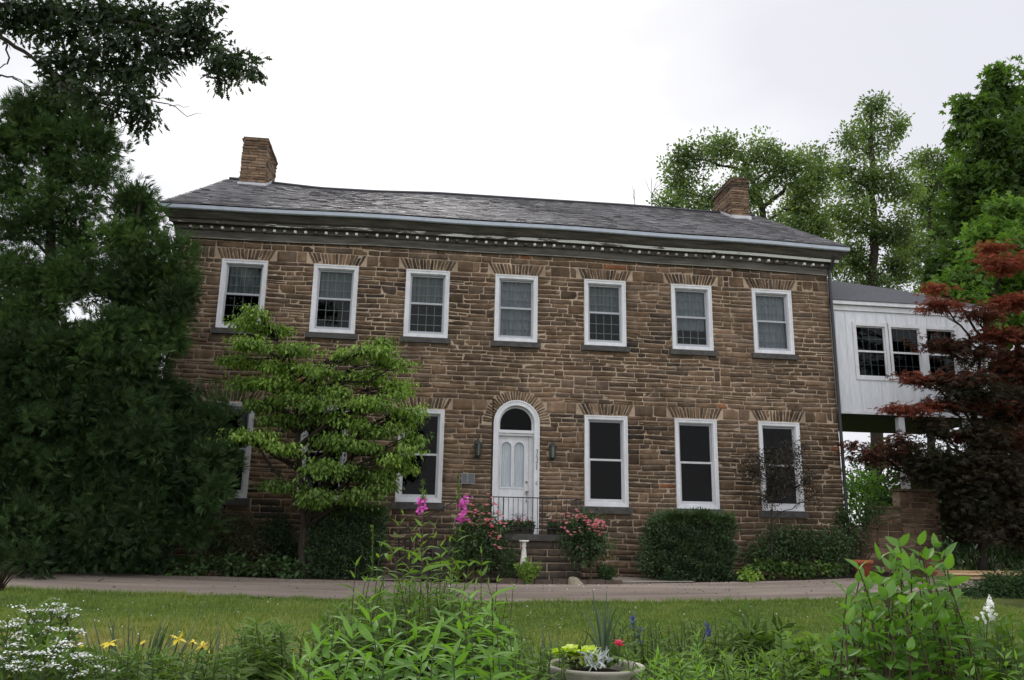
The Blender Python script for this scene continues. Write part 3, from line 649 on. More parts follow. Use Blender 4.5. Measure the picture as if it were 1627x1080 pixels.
dm_ = MB(); dm_.prism([(-.44, 9.432), (-.495, 9.432), (-.50, 9.545), (-.44, 9.56)], -XW-.03, XW, .8); dm_.build('roof_edge', DARKM, house)
# ---- slate roof, front and back slopes, sagging ridge
def ridz(x): return np.interp(x, [-8.8, -8, -6, -4.2, -2.2, 0, 4.2, 7.2, 8.8], [.03, .0, -.10, -.08, -.0, .01, .03, .0, -.02])
def roofpt(x, t, o, side=1):
    """t 0 eave..1 ridge; o lift off the boards"""
    x = np.asarray(x, float); t = np.asarray(t, float); xx = x*(8.98-(8.98-8.66)*t)/8.98
    y = -.53+(4.5+.53)*t; z = 9.50+(12.29-9.50)*t+np.vectorize(eavz)(x)*(1-t)+ridz(x)*t+.02*np.sin(x*1.1+t*3)*np.sin(t*3.1)
    nrm = V(0, -.485, .874)
    if side < 0: y = 9.0-y; nrm = V(0, .485, .874)
    return np.stack([xx, y, z], -1)+np.asarray(o)[..., None]*nrm
rf = MB()
for side in (1, -1):
    X, Tt = np.meshgrid(np.linspace(-8.95, 8.95, 60), np.linspace(0, 1, 12), indexing='ij')
    for o_ in (-.12, -.01):
        i = np.arange(59)[:, None]*12; j = np.arange(11)[None]; rf.add(roofpt(X, Tt, 0*X+o_, side).reshape(-1, 3), f4=np.stack([i+j, i+12+j, i+12+j+1, i+j+1], -1).reshape(-1, 4))
    for xe in (-8.95, 8.95):
        t_ = np.linspace(0, 1, 12); a = roofpt(xe+0*t_, t_, -.12+0*t_, side); b = roofpt(xe+0*t_, t_, -.01+0*t_, side); i = np.arange(11)
        rf.add(np.concatenate([a, b]), f4=np.stack([i, i+1, i+13, i+12], 1))
roof = rf.build('roof', DARKM, house)
sb_ = MB(); rows = 27
for side in (1, -1):
    for k in range(rows):
        t0 = k/rows-.003; t1 = (k+1.25)/rows; u = -8.97-(k % 2)*.12*rng.random()
        while u < 8.97:
            w_ = rng.uniform(.2, .34) if side > 0 else .5; a, b = max(u, -8.99)+.004, min(u+w_, 8.99)-.004
            if b-a < .05: u += w_; continue
            dt = rng.normal()*.004+(.012 if rng.random() < .03 else 0); L0 = .012+.014*rng.random(); L1 = L0+.0; ta = max(0, t0+dt) if k else t0
            o0, o1 = .024+.008*rng.random(), .004
            tb_ = min(t1, 1.0)
            X = np.array([a, b, b, a]); TT = np.array([ta, ta, tb_, tb_])
            top = roofpt(X, TT, np.array([o0, o0+rng.normal()*.003, o1, o1]), side); bot = roofpt(X[:2], TT[:2], np.array([o0-.014, o0-.014]), side)
            sb_.add(np.concatenate([top, bot]), [(0, 3, 4), (1, 5, 2)], [(0, 1, 2, 3), (4, 5, 1, 0)], rng.random()); u += w_
sb_.build('slates', SLATE, roof)
rc = MB(); X = np.linspace(-8.9, 8.9, 60); q = roofpt(X, 1+0*X, 0*X+.05); q[:, 1] = 4.5
rc.tube(q-V(0, 0, .02), .055, 6); rc.build('ridge_cap', DARKM, roof)
# ---- chimneys
def chimney(x0, x1, y0, y1, z0, z1, tap, lab):
    st = MB(); cr_ = MB()
    def X(z, x, s): return x-s*tap*(z-z0)/(z1-z0)
    cr_.add([(x0+.02, y0+.02, z0-.6), (x1-.02, y0+.02, z0-.6), (x1-.02, y1-.02, z0-.6), (x0+.02, y1-.02, z0-.6), (x0+tap+.02, y0+tap+.02, z1), (x1-tap-.02, y0+tap+.02, z1), (x1-tap-.02, y1-tap-.02, z1), (x0+tap+.02, y1-tap-.02, z1)],
            f4=[(0, 1, 5, 4), (1, 2, 6, 5), (2, 3, 7, 6), (3, 0, 4, 7), (4, 5, 6, 7)])
    cm = cr_.build('chimney', MORTAR, roof); cm['label'] = lab
    z = z0-.5
    while z < z1-.04:
        h_ = min(rng.uniform(.06, .115), z1-z); t = tap*(z-z0)/(z1-z0); ov = .035 if z > z1-.17 else 0; rv = (.0, .35) if z > z1-.42 else (.15, 1.)
        for (fn, a, b) in ((lambda u, v, o: np.stack([u, y0+t-ov-o, v], -1), x0+t-ov, x1-t+ov), (lambda u, v, o: np.stack([x1-t+ov+o, u, v], -1), y0+t-ov, y1-t+ov),
                           (lambda u, v, o: np.stack([x0+t-ov-o, -u, v], -1), -y1+t-ov, -y0-t+ov), (lambda u, v, o: np.stack([-u, y1-t+ov+o, v], -1), -x1+t-ov, -x0-t+ov)):
            u = a-.01
            while u < b-.02:
                L = min(rng.uniform(.18, .5), b+.01-u); L = b+.01-u if b-u-L < .1 else L
                stone(st, [(u+.006, z+.006), (u+L-.006, z+.006), (u+L-.006, z+h_-.006), (u+.006, z+h_-.006)], fn, rng.uniform(*rv), prot=(.005, .035), rough=.008); u += L
        z += h_
    st.box(x0+tap-.03, x1-tap+.03, y0+tap-.03, y1-tap+.03, z1-.02, z1+.02, r=.1)
    st.build('chimney_stones', STONE_CH, cm, True)
    fls = MB(); zf = lambda y: 9.50+(12.29-9.50)*(y+.53)/5.03
    fls.box(x0-.03, x1+.03, y0-.05, y0-.03, zf(y0)-.1, zf(y0)+.07)
    for s_, xx in ((-1, x0-.045), (1, x1+.03)):
        ys_ = [y0-.05, 4.5]; v = []
        for y in ys_: v += [(xx, y, zf(y)-.1), (xx+.015, y, zf(y)-.1), (xx+.015, y, zf(y)+.08), (xx, y, zf(y)+.08)]
        fls.add(v, f4=[(0, 1, 2, 3), (4, 7, 6, 5), (0, 4, 5, 1), (1, 5, 6, 2), (2, 6, 7, 3), (3, 7, 4, 0)])
    fls.build('flashing', LEAD, cm)
    return cm
c1 = chimney(-8.08, -7.33, 3.62, 5.3, 11.75, 13.36, .03, 'left stone chimney with a pale cap on its dark top')
cp_ = MB(); cp_.lathe((-7.55, 4.1, 13.37), [(.13, 0), (.14, .06), (.07, .15), (.01, .2)], 8); cp_.build('chimney_cap', LEAD, c1)
chimney(7.42, 8.0, 3.6, 5.2, 11.75, 13.18, .02, 'right reddish stone chimney with lead flashing')
# ---- downspout at the right corner
ds = MB(); ds.tube([(8.62, -.38, 9.38), (8.62, -.34, 9.2), (8.58, -.1, 8.85), (8.575, -.07, 8.6), (8.575, -.07, .75)], .045, 8); ds.build('downspout', DARKM, house)
# ---- stoop, railing and things on it
stp = thing('stone_stoop', 'stone entrance stoop with slab top and side steps below the arched door', 'stoop', (.1, -.7, .62))
sx0, sx1, sy = -1.3, 1.42, -1.25; b_ = MB(); k_ = MB()
k_.box(sx0+.02, sx1-.02, sy+.02, -.05, .5, 1.53); k_.build('core', MORTAR, stp)
fill(b_, front(sy+.02), sx0, sx1, .52, 1.525, lambda a, b: [], (.13, .22), (.3, .8), prot=(.01, .04)); 
fill(b_, lambda u, v, o: np.stack([sx1-.02+o, u, v], -1), sy+.03, -.06, .52, 1.525, lambda a, b: [], (.13, .22), (.3, .6))
b_.build('base_stones', STONE_DK, stp, True)
s_ = MB(); s_.box(sx0-.05, .62, sy-.07, -.055, 1.53, 1.67).box(.628, sx1+.05, sy-.065, -.055, 1.53, 1.668); s_.build('slab', SILL, stp)
for k in range(5):
    t_ = MB(); t_.box(sx0-.052-.3*(k+1), sx0-.056-.3*k, -1.2, -.06, .5, 1.67-.175*(k+1)); t_.build('step', SILL, stp)
rl = thing('iron_railing', 'thin black iron railing round the stoop in front of the door', 'railing', (.1, -1.2, 1.67))
t_ = MB(); zr, yr = 2.49, -1.19
t_.tube([(sx0, yr, zr), (sx1, yr, zr)], .014, 6).tube([(sx0, yr, 1.80), (sx1, yr, 1.80)], .009, 6).tube([(sx1, yr, zr), (sx1, -.1, zr)], .012, 6).tube([(sx1, yr, 1.8), (sx1, -.1, 1.8)], .009, 6)
t_.tube([(sx0, yr, zr), (sx0-1.5, yr, zr-.87)], .013, 6); t_.build('rail', IRON, rl)
for k in range(25):
    x = sx0+(sx1-sx0)*k/24; t_ = MB(); t_.tube([(x, yr, 1.669), (x, yr, zr)], .007 if k % 8 else .014, 5); t_.build('baluster' if k % 8 else 'post', IRON, rl)
for k in range(1, 9):
    t_ = MB(); y = yr+(1.09)*k/9; t_.tube([(sx1, y, 1.669), (sx1, y, zr)], .007, 5); t_.build('baluster', IRON, rl)
for k in range(1, 11):
    x = sx0-1.5*k/10; t_ = MB(); t_.tube([(x, yr, 1.67-.175*(min(4, int((sx0-.052-x)/.3))+1)+.002), (x, yr, zr-.87*k/10)], .007, 5); t_.build('baluster', IRON, rl)
# wall lanterns
LANT = mat('verdigris_lantern', [(.02, .028, .025)], .5, .4, nscale=15, namt=.3); LGL = mat('lantern_glass', [(.055, .075, .06)], .1, .6)
for x, lab in ((-.93, 'small green metal wall lantern left of the arched door'), (.92, 'small green metal wall lantern right of the arched door')):
    o = thing('wall_lantern', lab, 'lantern', (x, -.05, 3.62), 'wall lanterns beside the door'); y = -.19
    q = MB(); q.box(x-.05, x+.05, -.065, -.045, 3.45, 3.8).tube([(x, -.06, 3.5), (x, y, 3.44), (x, y, 3.5)], .012, 6).lathe((x, y, 3.49), [(.0, 0), (.06, 0), (.075, .03), (.072, .035)], 8).lathe((x, y, 3.79), [(.11, 0), (.1, .02), (.035, .1), (.02, .12), (.025, .14), (.004, .17)], 8)
    for a in range(6): q.tube([(x+.07*math.cos(a*1.047), y+.07*math.sin(a*1.047), 3.52), (x+.09*math.cos(a*1.047), y+.09*math.sin(a*1.047), 3.79)], .006, 4)
    q.build('lantern_frame', LANT, o); q = MB(); q.lathe((x, y, 3.52), [(.06, 0), (.078, .27)], 8); q.build('lantern_glass', LGL, o)
# plaques
for x, w_, lab in ((-1.235, .14, 'narrower left half of the pair of grey metal plaques on the wall'), (-1.07, .17, 'wider right half of the pair of grey metal plaques, left of the door')):
    q = MB(); q.box(x-w_/2, x+w_/2, -.062, -.05, 2.84, 3.09); o = tag(q.build('plaque', mat('plaque_metal', [(.085, .09, .095)], .5, .5, nscale=8, namt=.2)), lab, 'plaque', 'plaques beside the door')
    q = MB(); ring(q, x-w_/2, x+w_/2, 2.84, 3.09, .008, -.068, -.0625); q.build('plaque_rim', GREYP, o)
# ---- white annex on posts
an_ = thing('white_annex', 'white boarded upper storey annex on posts joined to the right end of the house', 'annex', (11, 1.7, .8))
ax0, ax1, ay, az0, az1 = 8.68, 13.2, .22, 4.99, 8.0; AY1 = 3.5
wins = [(9.36, 10.25), (10.38, 11.27), (11.42, 12.3)]; wz0, wz1 = 5.99, 7.44
q = MB(); cur = ax0
for a, b in wins: q.box(cur, a, ay, ay+.12, az0, az1-.02); q.box(a, b, ay, ay+.12, az0, wz0); q.box(a, b, ay, ay+.12, wz1, az1-.02); cur = b
q.box(cur, ax1, ay, ay+.12, az0, az1-.02).box(ax1-.12, ax1, ay+.12, AY1, az0, az1-.02).box(ax0, ax1-.12, AY1-.12, AY1, az0, az1-.02).box(ax0, ax0+.1, ay+.12, AY1-.12, az0, az1-.02)
q.build('wall', mat('annex_white_boards', [(.62, .63, .66)], .55, .3, nscale=4, namt=.12, nstretch=(4, 4, .5)), an_)
q = MB()
for x in np.arange(ax0+.13, ax1, .3):
    for a, b in ((az0+.02, wz0-.1), (wz1+.1, az1-.2)) if any(a_-.1 < x < b_+.1 for a_, b_ in wins) else ((az0+.02, az1-.2),): q.box(x-.016, x+.016, ay-.012, ay-.0005, a, b)
q.box(ax0, ax1, ay-.03, ay-.0005, az0-.02, az0+.05).box(ax0, ax1, ay-.05, ay-.0005, az1-.17, az1-.03); q.build('board_trim', WHITE, an_)
for a, b in wins:
    q = MB(); ring(q, a-.075, b+.075 if b < 12 else b+.09, wz0-.08, wz1+.08, .1, ay-.035, ay+.1); w = q.build('window', WHITE, an_)
    q = MB(); zm = (wz0+wz1)/2; ring(q, a+.025, b-.025, wz0+.02, wz1-.02, .03, ay+.02, ay+.08); q.box(a+.055, b-.055, ay+.021, ay+.079, zm-.025, zm+.025); q.build('sash', WHITE, w)
    q = MB(); 
    for k in range(1, 4): xx = a+.055+(b-a-.11)*k/4; q.box(xx-.008, xx+.008, ay+.075, ay+.085, wz0+.05, wz1-.05)
    for k in (1, 3): zz = wz0+(wz1-wz0)*k/4; q.box(a+.05, b-.05, ay+.076, ay+.084, zz-.008, zz+.008)
    q.build('muntins', GREYP, w)
    q = MB(); q.box(a+.05, b-.05, ay+.06, ay+.064, wz0+.04, wz1-.04); q.build('pane', GLASSA, w)
q = MB(); q.box(ax0+.12, ax1-.12, 1.9, 1.95, az0+.13, az1-.1); q.build('inner_partition', DARKIN, an_)
q = MB(); q.box(ax0, ax1-.13, ay+.125, AY1-.125, az0, az0+.12).box(ax0, ax1, ay+.1, AY1, az0-.05, az0-.004); q.build('soffit', mat('dark_green_soffit', [(.035, .045, .042)], .7, .2, nscale=3, namt=.2), an_)
q = MB(); q.lathe((9.3, 1.2, az0-.13), [(.01, 0), (.09, .01), (.1, .04), (.03, .06), (.03, .08)], 12); q.build('ceiling_light', IRON, an_)
q = MB(); q.box(ax0, ax1+.15, ay-.14, ay-.02, 7.98, 8.08); q.build('gutter', WHITE, an_)
q = MB(); e0 = 8.1
q.add([(ax0-.02, ay-.16, e0), (ax1+.2, ay-.16, e0), (11.7, 1.9, 9.1), (ax0-.02, 1.9, 9.35), (ax1+.2, AY1+.2, e0), (ax0-.02, AY1+.2, e0)], [(1, 4, 2)], [(0, 1, 2, 3), (2, 4, 5, 3)])
q.add([(ax0-.02, ay-.16, e0-.02), (ax1+.2, ay-.16, e0-.02), (ax1+.2, AY1+.2, e0-.02), (ax0-.02, AY1+.2, e0-.02)], f4=[(0, 3, 2, 1)]); q.add([(ax0-.02, ay-.16, e0-.02), (ax1+.2, ay-.16, e0-.02), (ax1+.2, ay-.16, e0), (ax0-.02, ay-.16, e0)], f4=[(0, 1, 2, 3)])
q.build('roof', mat('annex_shingles', [(.085, .085, .095)], .8, .3, nscale=9, namt=.3, bump=.01, bscale=25, nstretch=(1, 3, 3)), an_)
for x, y in ((10.52, .35), (12.45, .35), (12.75, .35)):
    q = MB(); z0 = float(gz(x, y))-.05; q.box(x-.085, x+.085, y-.085, y+.085, z0, az0-.052).box(x-.12, x+.12, y-.12, y+.12, z0, z0+.15); q.build('post', WHITE, an_)
# ---- stone garden wall under the annex
gw = thing('garden_wall', 'stepped rough stone garden wall under the annex, right of the house', 'wall', (10.3, .1, .8)); q = MB(); k_ = MB()
secs = [(8.75, 9.4, 2.0), (9.4, 10.1, 2.5), (10.1, 11.2, 2.95)]
for a, b, zt_ in secs:
    k_.box(a+.01, b-.01, .02, .35, .5, zt_-.02); fill(q, front(.02), a, b, .6, zt_, lambda a, b: [], (.11, .19), (.18, .45), prot=(.01, .05)); q.box(a-.02, b+.02, -.04, .4, zt_, zt_+.06, r=.9)
k_.build('core', MORTAR, gw); q.build('stones', STONE_CH, gw)
# ------------------------------------------------------------------ trees
E_ = ell
def cl(L, Y, dy=.8, **o): return [E_(a, b, Y+rng.uniform(-dy, dy), c_, d)+((dict(o, **(x[0] if x else {})),) if (o or x) else ()) for a, b, c_, d, *x in L]
def trunk_pts(*pp): return np.array([G(p[0], p[2]) if p[1] is None else P(*p) for p in pp])
A = [(1075, 292, 42, 28), (1098, 252, 48, 26), (1150, 240, 52, 28), (1205, 250, 50, 30), (1255, 262, 48, 36), (1180, 310, 66, 42), (1115, 325, 50, 30), (1275, 320, 48, 46), (1230, 375, 60, 40), (1300, 395, 36, 40), (1055, 320, 20, 20), (1290, 250, 22, 16), (1150, 370, 60, 40), (1306, 285, 30, 30), (1285, 350, 40, 40)]
tree('broad_tree', 'wide grey green tree spreading behind the right chimney', 'tree', trunk_pts((1250, None, 15), (1245, 600, 15), (1235, 420, 15), (1200, 300, 15), (1175, 240, 15)), .3, cl(A, 15), T_DIA, L_BG, .175, 130, per=60, shell=.15, cl=.5, group='trees behind the house', jit=.12)
B = [(1388, 172, 38, 22), (1345, 222, 24, 20), (1425, 205, 22, 22), (1385, 225, 45, 28), (1330, 265, 24, 18), (1370, 285, 55, 36), (1425, 295, 40, 36), (1345, 345, 50, 40), (1405, 365, 55, 44), (1350, 415, 45, 40), (1430, 425, 36, 40), (1385, 460, 70, 30)]
tree('tall_tree', 'tallest grey green tree above the annex roof, with a dark straight trunk', 'tree', trunk_pts((1392, None, 17), (1392, 600, 17), (1388, 420, 17), (1386, 300, 17), (1384, 180, 17)), .34, cl(B, 17), T_DIA, L_BG, .185, 120, per=60, shell=.15, cl=.5, group='trees behind the house', jit=.12)
Cc = [(1468, 256, 32, 20), (1505, 262, 30, 22), (1490, 290, 40, 30), (1465, 325, 40, 38), (1500, 365, 46, 46), (1455, 400, 38, 44), (1490, 440, 46, 36)]
tree('slender_tree', 'lower grey green tree between the tallest tree and the bright maple', 'tree', trunk_pts((1480, None, 19), (1480, 500, 19), (1478, 280, 19)), .24, cl(Cc, 19), T_DIA, L_BG, .185, 120, per=60, shell=.15, cl=.5, group='trees behind the house', jit=.12)
D = [(1600, 128, 40, 26), (1558, 170, 34, 24), (1620, 180, 44, 40), (1540, 215, 34, 26), (1585, 225, 48, 38), (1530, 262, 30, 22), (1555, 290, 50, 36), (1620, 280, 44, 48), (1530, 335, 44, 30), (1585, 345, 56, 44), (1640, 350, 40, 60), (1535, 395, 44, 40), (1600, 420, 60, 50), (1500, 420, 30, 28), (1560, 470, 50, 36), (1660, 230, 40, 60)]
tree('large_maple_tree', 'large bright green maple filling the upper right corner', 'tree', trunk_pts((1590, None, 7.5), (1592, 600, 7.5), (1590, 380, 7.3), (1600, 260, 7), (1602, 160, 6.8)), .26, cl(D, 6.5, 1.2), T_MAPLE, L_BGB, .21, 100, per=60, shell=.3, cl=.5, rlo=0, rhi=.75, jit=.15)
Ee = [(1600, 335, 34, 22), (1575, 372, 36, 22), (1618, 400, 30, 30), (1560, 410, 30, 18), (1535, 440, 36, 16), (1500, 455, 26, 10), (1590, 455, 40, 26), (1520, 470, 36, 12), (1640, 440, 30, 40), (1570, 485, 50, 18), (1545, 515, 34, 16), (1610, 515, 40, 22), (1530, 560, 24, 14)]
tree('lime_maple_tree', 'yellow green young maple leaning in front of the larger maple', 'tree', trunk_pts((1612, None, 3.2), (1618, 650, 3), (1615, 480, 2.5), (1600, 360, 2.5)), .16, cl(Ee, 2.2, .7), T_MAPLE, L_BGB, .15, 210, shell=.3, cl=.4, rlo=.45, rhi=1, flat=.6)
# bare dead twigs above the ridge
for k, (px, lab) in enumerate(((1005, 'thin bare dead sapling above the ridge, left one'), (1032, 'thin bare dead sapling above the ridge, beside the broad tree'))):
    t = thing('bare_tree', lab, 'tree', G(px, 14), 'bare saplings behind the ridge'); q = MB(); p0 = G(px, 14); p1 = P(px+3, 283 if k else 300, 14); q.tube(curve(p0, p1, 0, 9, .01), np.linspace(.07, .012, 9), 5)
    for i in range(7):
        a = p1+(p0-p1)*rng.uniform(.02, .2); q.tube(curve(a, a+V(rng.normal()*.35, rng.normal()*.3, .5+.3*rng.random()), .02, 4), [.014, .012, .01, .006], 4)
    q.build('trunk', BARKL, t)
# Japanese maple: layered, red at the outside, dim green and purple within
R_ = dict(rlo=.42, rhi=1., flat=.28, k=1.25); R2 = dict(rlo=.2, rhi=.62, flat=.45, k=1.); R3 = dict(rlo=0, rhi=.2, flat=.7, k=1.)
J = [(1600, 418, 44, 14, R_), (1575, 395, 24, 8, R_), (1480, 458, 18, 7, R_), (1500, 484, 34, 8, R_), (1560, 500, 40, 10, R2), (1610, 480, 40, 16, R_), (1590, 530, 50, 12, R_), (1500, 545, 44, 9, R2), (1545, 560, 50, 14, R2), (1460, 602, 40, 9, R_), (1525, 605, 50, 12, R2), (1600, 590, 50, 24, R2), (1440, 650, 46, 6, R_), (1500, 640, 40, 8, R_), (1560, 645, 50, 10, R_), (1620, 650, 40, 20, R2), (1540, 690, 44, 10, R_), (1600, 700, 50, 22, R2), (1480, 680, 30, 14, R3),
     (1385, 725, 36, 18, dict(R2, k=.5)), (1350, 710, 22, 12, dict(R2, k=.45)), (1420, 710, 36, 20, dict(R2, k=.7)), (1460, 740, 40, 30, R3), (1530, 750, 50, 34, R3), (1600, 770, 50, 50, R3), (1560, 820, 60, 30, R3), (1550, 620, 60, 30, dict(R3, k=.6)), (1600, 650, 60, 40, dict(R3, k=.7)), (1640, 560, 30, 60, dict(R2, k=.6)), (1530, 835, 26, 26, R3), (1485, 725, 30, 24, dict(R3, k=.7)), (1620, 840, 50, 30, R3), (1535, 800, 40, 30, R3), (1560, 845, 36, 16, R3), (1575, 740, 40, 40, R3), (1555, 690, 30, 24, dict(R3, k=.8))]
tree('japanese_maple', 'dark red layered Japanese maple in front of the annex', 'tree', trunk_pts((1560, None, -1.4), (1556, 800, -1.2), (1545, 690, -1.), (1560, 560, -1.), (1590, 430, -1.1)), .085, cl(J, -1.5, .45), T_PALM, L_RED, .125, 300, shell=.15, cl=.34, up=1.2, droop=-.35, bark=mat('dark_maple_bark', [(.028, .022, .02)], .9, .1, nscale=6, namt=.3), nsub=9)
# flowering dogwood: flat tiers, the lower ones shaded by darker leaf colours
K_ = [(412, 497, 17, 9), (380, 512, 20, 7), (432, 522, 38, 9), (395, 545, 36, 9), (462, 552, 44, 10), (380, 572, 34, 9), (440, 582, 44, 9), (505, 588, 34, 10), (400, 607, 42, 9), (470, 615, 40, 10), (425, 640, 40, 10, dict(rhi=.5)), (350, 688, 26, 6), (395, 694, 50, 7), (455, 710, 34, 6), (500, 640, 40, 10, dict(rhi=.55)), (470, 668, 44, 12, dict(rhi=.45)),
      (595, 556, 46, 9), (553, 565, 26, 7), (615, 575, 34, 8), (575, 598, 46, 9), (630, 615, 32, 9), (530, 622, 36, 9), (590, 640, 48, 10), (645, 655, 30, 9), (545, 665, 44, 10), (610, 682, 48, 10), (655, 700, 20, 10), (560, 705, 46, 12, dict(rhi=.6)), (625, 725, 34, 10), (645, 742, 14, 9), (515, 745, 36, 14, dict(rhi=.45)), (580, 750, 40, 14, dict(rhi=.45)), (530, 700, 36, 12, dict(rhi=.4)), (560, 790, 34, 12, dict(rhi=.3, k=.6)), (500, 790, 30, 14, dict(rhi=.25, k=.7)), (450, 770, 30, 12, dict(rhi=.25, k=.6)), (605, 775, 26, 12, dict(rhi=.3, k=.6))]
K_ = K_+[(a+rng.normal()*c_*.5, b-rng.uniform(-9, 12), c_*.42, d*.9)+tuple(x) for a, b, c_, d, *x in K_ for _ in (0,)]; tree('dogwood_tree', 'small fresh green dogwood with flat tiers of leaves in front of the left windows', 'tree', trunk_pts((480, None, -1.5), (482, 820, -1.5), (474, 720, -1.5), (468, 620, -1.5), (440, 540, -1.6)), .085, cl(K_, -1.9, .6, flat=.42), T_BROAD, L_DOG, .088, 640, shell=.1, cl=.3, up=1.4, droop=-.7, per=26, bark=BARK, nsub=10)
q = MB()
for pts in (((545, None, -1.3), (548, 820, -1.4), (556, 740, -1.6), (580, 650, -1.8), (600, 570, -1.9)), ((480, 800, -1.5), (430, 740, -1.8), (400, 695, -2)), ((548, 780, -1.4), (505, 700, -1.6), (500, 600, -1.7))):
    p = trunk_pts(*pts); t = np.linspace(0, len(p)-1, 12); q.tube(np.stack([np.interp(t, np.arange(len(p)), p[:, i]) for i in range(3)], 1)+rng.normal(size=(12, 3))*.012, np.linspace(.05, .015, 12), 6)
dgw = [o for o in C.objects if o.name == 'dogwood_tree'][0]; q.build('branches', BARK, dgw, True)
# left evergreens
cedo = dict(shell=.3, cl=.34, per=55, flat=.9, up=.35, droop=.25, jit=.14)
CE1 = [(80, 165, 44, 22), (35, 186, 36, 26), (128, 190, 40, 22), (155, 228, 38, 26), (80, 220, 56, 34), (15, 235, 38, 36), (18, 300, 36, 30), (105, 275, 40, 26), (155, 275, 28, 18), (28, 360, 32, 30), (130, 330, 26, 20), (120, 390, 36, 26), (10, 430, 40, 40), (90, 450, 50, 34), (40, 500, 50, 40), (50, 420, 24, 22, dict(k=.5)), (85, 320, 30, 30, dict(k=.6)), (60, 345, 30, 24, dict(k=.7))]
tree('cedar_tree', 'tall dark cedar at the left edge, its trunk showing against the sky', 'tree', trunk_pts((84, None, -1.6), (84, 700, -1.6), (80, 450, -1.6), (78, 300, -1.6), (76, 170, -1.6)), .19, cl(CE1, -1.6, .5), T_SPRAY, L_CEDAR, .19, 340, group='dark evergreens left of the house', rlo=.25, rhi=1, **cedo)
CE2 = [(218, 312, 22, 18), (236, 350, 20, 20), (200, 335, 34, 30), (205, 385, 44, 32), (272, 392, 24, 20), (262, 435, 36, 34), (200, 450, 56, 46), (284, 470, 18, 40), (240, 520, 42, 46), (180, 545, 64, 54), (270, 535, 18, 34), (120, 440, 30, 40)]
tree('cedar_tree', 'bushy dark cedar touching the left corner of the house', 'tree', trunk_pts((215, None, -1.3), (214, 700, -1.5), (212, 500, -2.0), (222, 310, -2.5)), .16, cl(CE2, -2.5, .5), T_SPRAY, L_CEDAR, .19, 360, group='dark evergreens left of the house', rlo=.2, rhi=1, **cedo)
CE3 = [(100, 560, 86, 50), (20, 570, 50, 56), (228, 610, 50, 50), (140, 640, 84, 56), (40, 665, 66, 66), (235, 690, 56, 54), (120, 745, 84, 56), (30, 775, 56, 56), (215, 785, 66, 56), (95, 835, 84, 40), (195, 855, 66, 34), (285, 740, 36, 60), (20, 850, 50, 40), (290, 830, 44, 46), (268, 655, 32, 40), (318, 700, 30, 44), (345, 665, 20, 34), (340, 760, 34, 50), (150, 880, 60, 20), (50, 885, 60, 18)]
tree('spreading_cedar', 'dense dark low cedar filling the lower left down to the drive', 'tree', trunk_pts((150, None, -1.2), (150, 800, -1.5), (150, 650, -2.2), (145, 520, -2.2)), .16, cl(CE3, -2.3, .4, rlo=0, rhi=.62), T_SPRAY, L_CEDAR, .2, 300, group='dark evergreens left of the house', **cedo)
# tall woodland edge behind, closing the view on both sides
def hedge_mass(name, lab, cat, L, Y, T, lm, size, dens, tr, grp=None, **k):
    return tree(name, lab, cat, trunk_pts(*tr), .14, cl(L, Y, 1.), T, lm, size, dens, group=grp, shell=.3, cl=.6, nsub=2, **k)
hedge_mass('background_tree', 'dark tree glimpsed behind the cedars at the left edge', 'tree', [(10, 520, 70, 60), (100, 600, 80, 60), (10, 700, 80, 80), (150, 720, 80, 70), (60, 830, 120, 50), (200, 830, 60, 50), (240, 740, 40, 60), (30, 620, 50, 60)], 7, T_DIA, L_CEDAR, .3, 100, [(60, None, 7), (60, 700, 7), (60, 520, 7)])
hedge_mass('background_shrub', 'bright green shrub seen under the annex beside the house corner', 'shrub', [(1365, 775, 30, 20), (1400, 800, 36, 26), (1350, 800, 20, 24)], 7, T_DIA, L_LIME, .17, 120, [(1375, None, 7), (1375, 800, 7)], rlo=0, rhi=.6)
hedge_mass('background_tree', 'dark tree behind the Japanese maple at the right edge', 'tree', [(1500, 620, 50, 50), (1600, 640, 80, 70), (1500, 780, 50, 60), (1600, 790, 80, 70), (1440, 800, 26, 40), (1640, 700, 50, 90), (1550, 850, 90, 30)], 6, T_DIA, L_SHRUB, .25, 110, [(1580, None, 6), (1580, 700, 6), (1580, 600, 6)], rlo=0, rhi=.6)
hedge_mass('background_tree', 'dark thin tree seen between the annex posts', 'tree', [(1415, 725, 24, 16), (1450, 750, 26, 30), (1400, 780, 34, 24), (1370, 755, 20, 10)], 12, T_DIA, L_SHRUB, .22, 90, [(1400, None, 12), (1400, 720, 12)], rlo=0, rhi=.7)
# overhanging oak: the trunk stands outside the frame to the left, its limbs reach in
oak = thing('oak_tree', 'overhanging oak boughs with lobed leaves against the sky at upper left', 'tree', (-11.5, -9.5, .2))
tb = MB(); OY = -7.5; base = V(-11.6, -9.3, .15)
tb.tube([base, base+V(.1, .1, 3), base+V(.05, .5, 6), base+V(.3, .9, 9), base+V(.6, 1.3, 12)], [.42, .33, .28, .22, .14], 12); tb.build('trunk', BARK, oak, True)
bb = MB(); lb = MB()
def bough(pts, r0, r1, n=26):
    p = np.array([P(*q) for q in pts]); t = np.linspace(0, len(p)-1, n); q = np.stack([np.interp(t, np.arange(len(p)), p[:, i]) for i in range(3)], 1); q[1:-1] += rng.normal(size=(n-2, 3))*.02; bb.tube(q, np.linspace(r0, r1, n), 6); return q
p0 = base+V(.2, .8, 8)
bb.tube(np.array([p0, (p0+P(-60, 20, OY))/2+V(0, 0, .3), P(-60, 20, OY)]), [.13, .09, .06], 7); bb.tube(np.array([base+V(.1, .6, 6.5), P(-40, 140, OY-.2)]), [.1, .05], 7)
bough([(-60, 20, OY), (0, 5, OY), (120, 25, OY+.1), (230, 40, OY), (320, 65, OY-.1), (415, 115, OY)], .055, .008)
